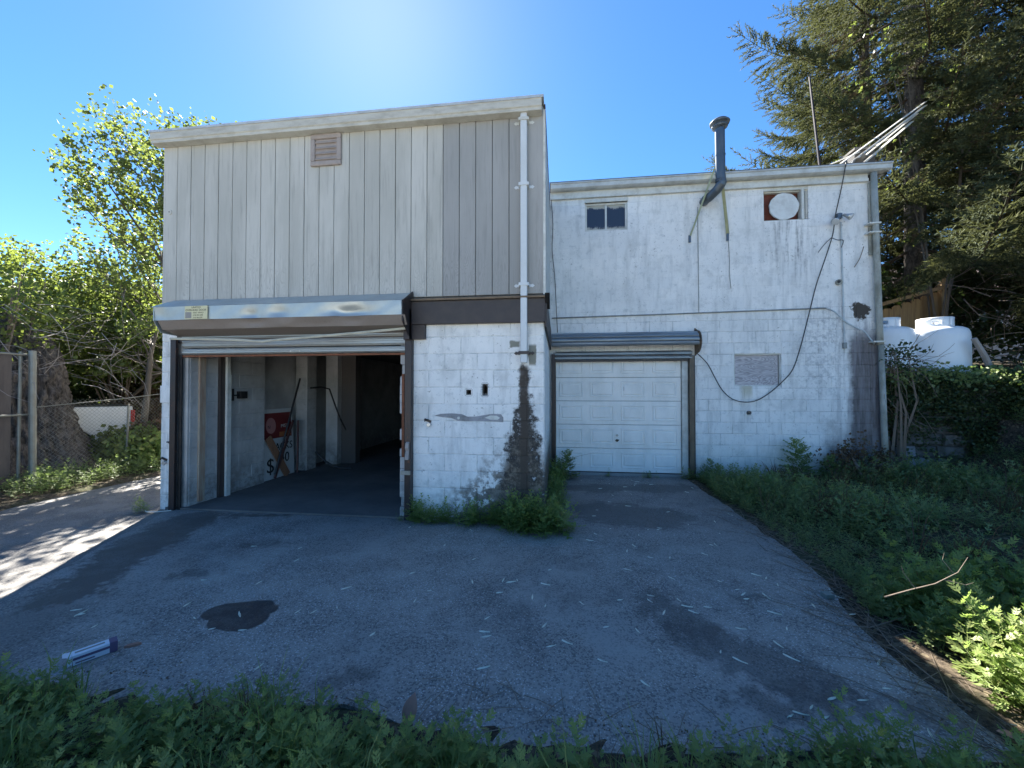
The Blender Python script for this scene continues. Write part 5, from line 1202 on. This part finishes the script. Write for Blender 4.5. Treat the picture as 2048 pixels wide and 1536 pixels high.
# the thick furrowed trunk
ot = tree_thing('old_tree', (-9.55, 5.95, 0), 'massive tree trunk with deeply furrowed bark flaring at its base behind the fence')
nz, na = 70, 120; vs_ = np.zeros((nz+1, na, 3)); rg = np.random.default_rng(9)
for i in range(nz+1):
    t = i/nz; z = t*4.1-.1; cx = -9.52-.30*(z/2.2)-.75*max(0, z-2.1)**1.3; cy_ = 5.95+.1*t; r0 = .38+.62*math.exp(-max(z, 0)/.65)
    for k in range(na):
        a = 2*math.pi*k/na; rid = .055*abs(math.sin(a*15+2.2*math.sin(z*2.3+a*2)+z*.8))+.02*math.sin(a*34+z*9+math.sin(a*5)*2); fl_ = .16*math.exp(-max(z, 0)/.6)*math.sin(a*5+.7)
        blk = .02*(1 if math.sin(z*16+3*math.sin(a*9)) > .2 else -1)
        rr = (r0+rid+fl_+blk+rg.normal(0, .004))*min(1, (1-t)*9+.02); vs_[i, k] = (cx+rr*math.cos(a), cy_+rr*math.sin(a), z)
i, k = np.meshgrid(np.arange(nz), np.arange(na), indexing='ij'); q = (i*na+k).ravel(); q2 = (i*na+(k+1) % na).ravel()
big('trunk', vs_.reshape(-1, 3), np.stack([q, q2, q2+na, q+na], 1), M_BARK, ot, kind=None)
# slender sapling in front of the truck
sp = tree_thing('sapling', (-9.0, 7.45, 0), 'slender leaning sapling trunk standing in front of the white pickup truck')
b = MB(); b.tube([(-9.20, 7.4, 0), (-9.12, 7.45, .5), (-9.12, 7.5, 1.0), (-9.05, 7.5, 1.6), (-9.05, 7.55, 2.4), (-8.9, 7.6, 3.1)], [.085, .07, .062, .055, .045, .02], 10); b.build('trunk', M_BARKTHIN, sp, smooth=True)
rg = np.random.default_rng(71); out, tips = [], []
for zz, dx, dy in ((1.7, .8, .4), (2.0, -.8, .1), (2.3, .5, -.4), (2.6, -.4, .5), (2.9, .5, .6), (3.0, -.6, -.3), (1.9, .4, .8)): grow((-9.05, 7.52, zz), (dx, dy, .35), 1.25, .02, 1, out, tips, rg, .03, .2, (4, 7), .5, 5)
b = MB(); [b.tube(q_[0], q_[1], 3, False) for q_ in out]; b.build('branches', M_BARKTHIN, sp, kind='stuff')
tp = np.array([tuple(t[0]) for t in tips]*2); v, f, t = leaf_cloud(tp+rng.normal(0, .08, tp.shape), CLS, rng.uniform(.8, 1.3, len(tp))); big('foliage', v, f, M_BUSH, sp, t)
lb = MB().tube([(-11.3, 8.9, 1.35), (-10.7, 9.0, 1.9), (-10.0, 9.0, 2.5), (-9.4, 9.1, 3.0)], [.035, .05, .06, .07], 8)  .build('leaning_tree', M_BARKTHIN, None, label='dark leaning trunk slanting up between the leaves to the garage wall', cat='tree')

# spruces
def needle_sprig(rg, n=16, L=.30):
    vs_, fs, o = [], [], 0
    for i in range(n):
        t = (i+.5)/n; a = i*2.4; el = .75; p = np.array([0, 0, t*L]); d = np.array([math.cos(a)*math.cos(el), math.sin(a)*math.cos(el), math.sin(el)])
        s_ = np.cross(d, [0.1, .2, 1.]); s_ /= np.linalg.norm(s_); l = .085*(1.15-.5*t)
        vs_ += [p-s_*.011, p+s_*.011, p+d*l]; fs.append((o, o+1, o+2)); o += 3
    vs_ += [np.array([-.006, 0, 0]), np.array([.006, 0, 0]), np.array([0, 0, L*1.1])]; fs.append((o, o+1, o+2))
    return np.array(vs_), np.array(fs)
SPR = [needle_sprig(rgn, 15, .26), needle_sprig(rgn, 17, .32), needle_sprig(rgn, 13, .22)]
def spruce(base, H, Rmax, seed, lab, z_lo=1.2, whorl=.42, sprig_target=9000, top_cut=1.0, bare=0.0):
    t_ = tree_thing('spruce_tree', base, lab, 'tree', 'tall dark spruces behind the white building'); rg = np.random.default_rng(seed)
    b = MB(); bx_, by_, bz_ = base
    b.tube([(bx_, by_, bz_), (bx_+.05, by_, bz_+H*.3), (bx_, by_+.05, bz_+H*.7), (bx_, by_, bz_+H)], [.26, .20, .10, .02], 12); b.build('trunk', M_BARK, t_, smooth=True)
    P, D, S, PB, DB = [], [], [], [], []; lim = MB(); z = z_lo
    while z < H*top_cut:
        fr = z/H; L = Rmax*(1-fr)**.75*(.85+.3*rg.random()); nb = 5 if fr > .6 else 6
        for k in range(nb):
            a = 2*math.pi*k/nb+rg.uniform(-.4, .4)+z; l = L*rg.uniform(.72, 1.15); n = 8; pts = []
            for i in range(n+1):
                s = i/n; drop = -.42*l*math.sin(s*1.9)*(.8-.5*fr)+.16*l*s*s*s*1.6; w_ = .06*math.sin(s*5+a*3)
                pts.append(Vector((bx_+math.cos(a+w_)*l*s, by_+math.sin(a+w_)*l*s, bz_+z+drop)))
            lim.tube(pts, [.035*(1-s/n*.85)*min(1, l/2) for s in range(n+1)], 4, False)
            m = max(5, int(l/.15))
            for j in range(m):
                s = .22+.78*(j+rg.random()*.6)/m; s = min(s, .999); i = int(s*n); q_ = pts[i].lerp(pts[min(i+1, n)], s*n-i); fwd = (pts[min(i+1, n)]-pts[i]).normalized() if i < n else (pts[n]-pts[n-1]).normalized()
                side = fwd.cross(Vector((0, 0, 1))).normalized()
                for sg_ in (-1, 1):
                    sub = l*.36*(1.08-s)+.10; dd = (fwd*.75+side*sg_*rg.uniform(.6, 1.0)+Vector((0, 0, rg.uniform(-.30, .0)))).normalized(); kk = max(1, int(sub/.16))
                    for u_ in range(kk):
                        pp = q_+dd*(u_*.16)
                        (PB if s < .42 and rg.random() < .75 else P).append(tuple(pp)); (DB if len(PB) > len(DB) else D).append(tuple((dd+Vector(rg.normal(0, .16, 3))+Vector((0, 0, -.10*u_)))))
            P.append(tuple(pts[-1])); D.append(tuple(pts[-1]-pts[-2]))
        z += whorl*rg.uniform(.8, 1.2)
    lim.build('limbs', M_SPRUCEB, t_, kind='stuff')
    P, D = np.array(P), np.array(D); keep = rng.random(len(P)) < sprig_target/len(P); P, D = P[keep], D[keep]
    v, f, t = leaf_cloud(P, SPR, rng.uniform(.85, 1.35, len(P))*1.35, D); big('crown', v, f, M_SPRUCE, t_, t)
    PB, DB = np.array(PB), np.array(DB)
    if len(PB): keep = rng.random(len(PB)) < .6; v, f, t = leaf_cloud(PB[keep], SPR, rng.uniform(.6, 1.0, keep.sum()), DB[keep]); big('inner_twigs', v, f, M_SPRUCEB, t_, t)
    print('spruce', len(P), len(PB))
spruce((10.0, 12.1, 2.2), 26, 5.5, 51, 'big dark spruce with drooping limbs just behind the metal strips on the roof', 3.4, .74, 26000, .68)
spruce((13.2, 11.6, 2.3), 23, 5.2, 52, 'dark spruce filling the sky at the right of the mast', 2.4, .78, 14000, .7)
spruce((11.6, 16.0, 2.6), 25, 5.4, 53, 'dark spruce standing back between the two nearer spruces', 2.6, .8, 11000, .75)
spruce((15.6, 8.0, 2.2), 20, 5.0, 54, 'dark spruce at the far right above the ivy bank', 1.8, .8, 9000, .8)
bush('light_maple', (9.6, 11.0, 9.4), (2.2, 1.0, 3.6), 190, M_MAPLE, 'sprays of light green leaves showing through the big spruce', T=CL, seed=61, sc=(.8, 1.2), cat='tree', stemmat=M_BARKTHIN)
# understory behind the tanks and ivy on wall and bank
hedge('undergrowth', [(7.6, 13.2), (10, 13.6), (13, 12.6), (15.5, 10.2), (16.5, 6)], 3600, M_DARKLEAF, 'dim brushy undergrowth below the spruces behind the board fence', 3.0, 33, sc=(1.0, 2.0), thick=1.6)
b = MB(); rg = np.random.default_rng(47)
for k in range(150):
    p = Vector((rg.uniform(9.6, 14), rg.uniform(9.5, 12.5), rg.uniform(2.2, 4.8))); d = Vector(rg.normal(0, .6, 3)).normalized(); pts = [p]
    for i in range(4): d = (d+Vector(rg.normal(0, .2, 3))+Vector((0, 0, -.05))).normalized(); pts.append(pts[-1]+d*rg.uniform(.2, .45))
    b.tube(pts, [.014, .011, .009, .006, .003], 3, False)
b.build('bare_branches', M_TWIG, None, label='dead brown branches tangled below the spruces right of the board fence', kind='stuff', cat='branches')
def surf_leaves(name, fn, n, mat, lab, sc, T=CLS):
    p = fn(n); v, f, t = leaf_cloud(p, T, rng.uniform(*sc, len(p))); return big(name, v, f, mat, tint=t, label=lab, cat='ivy')
def ivy_wall(n):
    x = rng.uniform(5.6, 8.2, n); z = 1.78-np.abs(rng.normal(0, .5, n)); z = np.where(x > 6.6, 1.80-rng.uniform(0, 1.75, n)*np.clip((x-6.2)/1.2, .3, 1), z); y = 7.60-rng.uniform(0, .12, n)-np.clip(x-7, 0, 2)*.2; m = z > .2; return np.stack([x, y, z], 1)[m]
surf_leaves('wall_ivy', ivy_wall, 1900, M_DARKLEAF, 'dark ivy draped over the stone retaining wall below the white tanks', (.5, .9))
def ivy_top(n):
    x = rng.uniform(5.6, 9.6, n); y = 7.7+rng.normal(0, .18, n)-np.clip(x-7.6, 0, 3)*.35; z = 1.72+np.abs(rng.normal(0, .06, n)); return np.stack([x, y, z], 1)
surf_leaves('wall_top_ivy', ivy_top, 900, M_BANK, 'green creeping ivy along the top of the retaining wall', (.7, 1.1))
def bank_ivy(n):
    x = rng.uniform(7.6, 11.5, n); y = rng.uniform(4.6, 7.6, n); s = np.clip((y-4.9-.25*np.sin(x*2))/.9, 0, 1); s = s*s*(3-2*s); z = hgt(x, y)+s*(1.86-hgt(x, y))*rng.uniform(.2, 1.05, n)+.02; return np.stack([x, y, z], 1)
surf_leaves('bank_ivy', bank_ivy, 5200, M_DARKLEAF, 'mound of ivy on the bank at the right end of the retaining wall', (.6, 1.1))
b = MB(); rg = np.random.default_rng(48)
for k in range(42):
    p = Vector((rg.uniform(5.5, 6.1), rg.uniform(7.35, 7.6), rg.uniform(1.85, 2.15) if k % 3 else rg.uniform(.9, 1.5))); d = Vector((rg.normal(.5, .5), rg.normal(-.2, .2), rg.normal(-.1 if k % 3 else -1, .4))).normalized(); pts = [p]
    for i in range(5): d = (d+Vector(rg.normal(0, .22, 3))+Vector((0, 0, -.12))).normalized(); pts.append(pts[-1]+d*rg.uniform(.08, .22))
    b.tube(pts, [.007, .006, .005, .004, .003, .002], 3, False)
b.build('brambles', M_TWIG, None, label='arching bramble stems beside the corner downpipe in front of the tanks', kind='stuff', cat='brambles')
bush('bramble_shrub', (5.85, 7.45, 2.1), (.35, .2, .25), 70, M_DARKLEAF, 'sparse leafy bramble in front of the half hidden propane tank', T=CLS, seed=62, sc=(.6, .9), stems=7, cat='shrub')
bush('corner_brush', (4.95, 7.0, .35), (.5, .25, .35), 200, M_BROWNBRUSH, 'brownish brush at the foot of the dark stained wall corner', T=CLS, seed=63, sc=(.5, .9), stems=12, cat='shrub')

# utility lines far behind on the left
for i, (z_, lab) in enumerate(((10.6, 'upper utility line crossing the sky behind the maple'), (10.1, 'lower utility line crossing the sky behind the maple'))):
    pts = [(-60+8*k, 26+i*.3, z_-.5*math.sin(math.pi*k/10)) for k in range(11)]; MB().tube(pts, .03, 5).build('utility_line', M_CABLE, None, label=lab, cat='utility line')

# ------------------------------------------------------------------ litter
bx0 = thing('empty_carton', (-2.74, 1.99, 0), 'long white and purple carton lying open in the weeds at the driveway corner', 'carton')
CM = Matrix.Translation((-2.74, 1.985, .0)) @ Matrix.Rotation(R(57), 4, 'Z')
b = MB(); t_ = .003; L_, W_, H_ = .098, .032, .06
b.box(-L_, L_, -W_, -W_+t_, .004, H_); b.box(-L_, L_, W_-t_, W_, .004, H_); b.box(-L_, L_, -W_+t_, W_-t_, .004, .007); b.box(-L_, L_-.02, -W_+t_, W_-t_, H_-t_, H_); b.xf(CM); b.build('shell', M_CARD, bx0)
b = MB(); b.add([(-L_, -W_, H_), (-L_, W_, H_), (-L_-.02, W_, H_+.008), (-L_-.02, -W_, H_+.008)], [(0, 1, 2, 3)]); b.xf(CM); b.build('end_flap', M_CARD, bx0)
b = MB(); b.box(-L_+.02, L_-.03, -W_-.0015, -W_-.0003, .032, .046); b.box(-L_+.03, L_-.09, -W_-.0015, -W_-.0003, .012, .019); b.xf(CM); b.build('print_band', M_PURPLE, bx0)
b = MB(); b.box(L_-.03, L_+.004, -W_-.002, W_+.002, .003, H_+.002); b.xf(CM); b.build('coloured_end', M_PURPLE, bx0)
b = MB(); b.box(-.07, .05, -.006, .012, H_, H_+.0008); b.xf(CM); b.build('top_print', M_TARP, bx0)
def chip(name, x, y, sx, sy, h, rot, mat, lab, cat, z=0):
    b = MB(); b.prism([(-sx, -sy*.6), (-sx*.4, -sy), (sx*.6, -sy*.8), (sx, 0), (sx*.5, sy), (-sx*.6, sy*.8)], 'z', 0, h); b.xf(Matrix.Translation((x, y, z)) @ Matrix.Rotation(R(rot), 4, 'Z')); return b.build(name, mat, None, label=lab, cat=cat)
chip('bark_chip', -2.61, 2.10, .04, .014, .014, 30, M_DEADLEAF, 'dark brown chip of bark lying behind the white carton', 'bark chip')
b = MB(); b.box(-.032, .032, -.03, .03, 0, .035); b.xf(Matrix.Translation((2.03, 3.22, .0)) @ Matrix.Rotation(R(8), 4, 'Z')); b.build('small_block', M_BROWNPLATE, None, label='small grey green square block on the asphalt by the bank edge', cat='block', bev=.004)
# curled dead leaves in the weeds
def dead_leaf(x, y, z, s_, rot, tilt, lab):
    n = 6; vs_ = []
    for i in range(n+1):
        t = i/n; w_ = s_*.42*math.sin(math.pi*min(1, t*1.02+.03))**.7
        for j in (-1, 0, 1): vs_.append((j*w_, (t-.5)*s_*1.4, abs(j)*w_*.45+.25*s_*(t-.5)**2))
    fs = [(i*3+j, i*3+j+1, i*3+j+4, i*3+j+3) for i in range(n) for j in (0, 1)]
    b = MB().add(vs_, fs); b.xf(Matrix.Translation((x, y, z)) @ Matrix.Rotation(R(rot), 4, 'Z') @ Matrix.Rotation(R(tilt), 4, 'X')); o = b.build('dead_leaf', M_DEADLEAF, None, smooth=True, label=lab, cat='leaf'); m = o.modifiers.new('s', 'SOLIDIFY'); m.thickness = .001
dead_leaf(-.68, 1.74, .10, .09, -15, 60, 'large reddish brown dead leaf standing up in the near weeds')
dead_leaf(.30, 1.62, .04, .06, 40, 12, 'pale brown dead leaf lying in the dark soil among near weeds')
dead_leaf(.40, 1.60, .045, .055, 100, 20, 'second brown dead leaf tilted beside the pale one in near soil')
dead_leaf(2.0, 2.0, .03, .06, 70, 8, 'curled brown leaf in the dirt among the twigs near the bank')
# pale pods strewn over the asphalt
rg = np.random.default_rng(77); pods = 0; pmesh = []
for k in range(4):
    b = MB(); L_ = .016+.004*k; n = 5; vs_ = []
    for i in range(n+1): t = i/n; w_ = .0045*math.sin(math.pi*(t*.9+.05)); vs_ += [((t-.5)*2*L_, -w_, .0015), ((t-.5)*2*L_, w_, .0015), ((t-.5)*2*L_, .002*math.sin(t*5), .0055)]
    fs = []
    for i in range(n): a = i*3; fs += [(a, a+3, a+5, a+2), (a+1, a+2, a+5, a+4)]
    me = bpy.data.meshes.new('pod'); me.from_pydata(vs_, [], fs); me.materials.append(M_POD); pmesh.append(me)
while pods < 130:
    x, y = rg.uniform(-3.6, 2.2), rg.uniform(1.95, 7.0)
    if y > 4.3 and x < .1: continue
    if y > 3.5 and rg.random() < .5: continue
    if x < -.5 and rg.random() < .55: continue
    o = link('fallen_pod', pmesh[rg.integers(0, 4)], (x, y, .0005), None, 'small pale pod lying on the dark asphalt', None, 'pod', 'pale pods strewn over the driveway')
    o.rotation_euler = (0, 0, rg.uniform(0, 3.14)); s_ = rg.uniform(.9, 1.6); o.scale = (s_, s_, s_); pods += 1
# dead stems and twigs along the bank edge
b = MB(); rg = np.random.default_rng(78)
for k in range(210):
    y = rg.uniform(1.7, 5.4); x = 2.33-.36*min(1, max(0, (3.9-y)/1.6))+rg.normal(.0, .13); a = rg.uniform(-1.2, 1.2)+R(100); L_ = rg.uniform(.12, .5); p = Vector((x, y, .012)); pts = [p]; d = Vector((math.cos(a), math.sin(a), rg.uniform(-.02, .08)))
    for i in range(4): d = (d+Vector((rg.normal(0, .12), rg.normal(0, .12), -.02))).normalized(); q_ = pts[-1]+d*L_/4; q_.z = max(q_.z, .008); pts.append(q_)
    b.tube(pts, [.0028, .0026, .0022, .0018, .0012], 3, False)
b.build('dead_stems', M_TWIG, None, label='dry brown stems scattered along the dirt edge of the bank', kind='stuff', cat='stems')
b = MB()
for k in range(60):
    x = rg.uniform(-1.2, 2.4); y = 1.84+rg.normal(0, .07); a = rg.uniform(0, 3.14); L_ = rg.uniform(.06, .25); b.tube([(x, y, .012), (x+math.cos(a)*L_/2, y+math.sin(a)*L_/2, .018), (x+math.cos(a)*L_, y+math.sin(a)*L_, .01)], .0022, 3, False)
b.build('dead_stems', M_TWIG, None, label='short dry stems along the edge of the near weeds', kind='stuff', cat='stems')
# crumbs of soil, bark and leaf bits spilling over the paving edges
rg = np.random.default_rng(79); n = 5200; P = []
k1 = 1700; yy_ = rg.uniform(1.7, 7.0, k1); P.append(np.stack([edge_x(yy_)+rg.normal(-.02, .11, k1), yy_], 1))
k2 = 750; xx_ = rg.uniform(-3.6, 2.3, k2); P.append(np.stack([xx_, near_edge(xx_)+.04+np.abs(rg.normal(0, .07, k2))], 1))
k3 = 500; P.append(np.stack([rg.uniform(-1.7, .1, k3), 4.46-np.abs(rg.normal(0, .12, k3))], 1))
k4 = 500; yy_ = rg.uniform(3.0, 7.0, k4); P.append(np.stack([-7.45+np.abs(rg.normal(0, .12, k4)), yy_], 1))
P = np.concatenate(P); P3 = np.column_stack([P, np.maximum(hgt(P[:, 0], P[:, 1]), .0)+.002])
CR = (np.array([(-.5, -.3, 0), (.5, -.25, 0), (.1, .5, 0), (0, 0, .35)], float), np.array([(0, 1, 3), (1, 2, 3), (2, 0, 3)]))
v, f, t = stamp(CR, P3, np.column_stack([rg.normal(0, .2, len(P)), rg.normal(0, .2, len(P)), np.ones(len(P))]), rg.uniform(.004, .013, len(P))); big('litter_crumbs', v, f, M_BROWNBRUSH, tint=t, label='crumbs of soil and leaf litter spilled along the paving edges', cat='litter')
def twig(pts, r_, lab, side=()):
    b = MB(); b.tube(pts, [r_*(1-.7*i/(len(pts)-1)) for i in range(len(pts))], 5)
    for s_ in side: b.tube(s_, [r_*.45, r_*.3, r_*.15][:len(s_)], 4)
    b.build('dry_branch', M_TWIG, None, label=lab, cat='branch', kind=None)
twig([(2.0, 2.66, .30), (2.08, 2.58, .39), (2.16, 2.52, .46), (2.26, 2.50, .54), (2.33, 2.52, .62)], .0045, 'bare forked twig rising from the weeds above the sunlit plants', [[(2.10, 2.57, .40), (2.06, 2.6, .48), (2.05, 2.6, .52)], [(2.2, 2.51, .49), (2.28, 2.48, .48), (2.31, 2.47, .5)], [(2.24, 2.5, .53), (2.20, 2.52, .6), (2.21, 2.52, .64)]])
twig([(1.72, 3.0, .01), (1.85, 2.82, .02), (2.02, 2.8, .03), (2.2, 2.86, .05), (2.35, 2.9, .08)], .005, 'long dry twig curving across the dirt beside the small square block', [[(2.0, 2.8, .03), (2.12, 2.95, .06), (2.15, 3.05, .08)]])
twig([(2.02, 2.36, .01), (1.98, 2.6, .05), (2.02, 2.85, .12)], .004, 'thin upright dry stem at the dirt edge near the sunlit weeds')
twig([(.08, 4.7, .012), (.25, 4.95, .02), (.32, 5.25, .03)], .005, 'thin dry twig on the asphalt beside the wall corner weeds')
twig([(.06, 6.95, .28), (.35, 6.98, .40), (.62, 7.0, .46)], .004, 'thin dry stem leaning across the lower panel of the garage door')
b = MB(); b.tube([(-5.40, 4.46, .005), (-5.28, 4.38, .012), (-5.15, 4.40, .008), (-5.02, 4.47, .01)], .006, 5); b.build('scrap_cord', M_TRIMW, None, label='bit of pale cord on the ground at the foot of the left pillar', cat='cord')
for o in list(bpy.data.objects):
    if o.get('kind') == '': del o['kind']
tot = sum(len(me.polygons)*me.users for me in bpy.data.meshes); print('polys', tot, 'objects', len(bpy.data.objects))
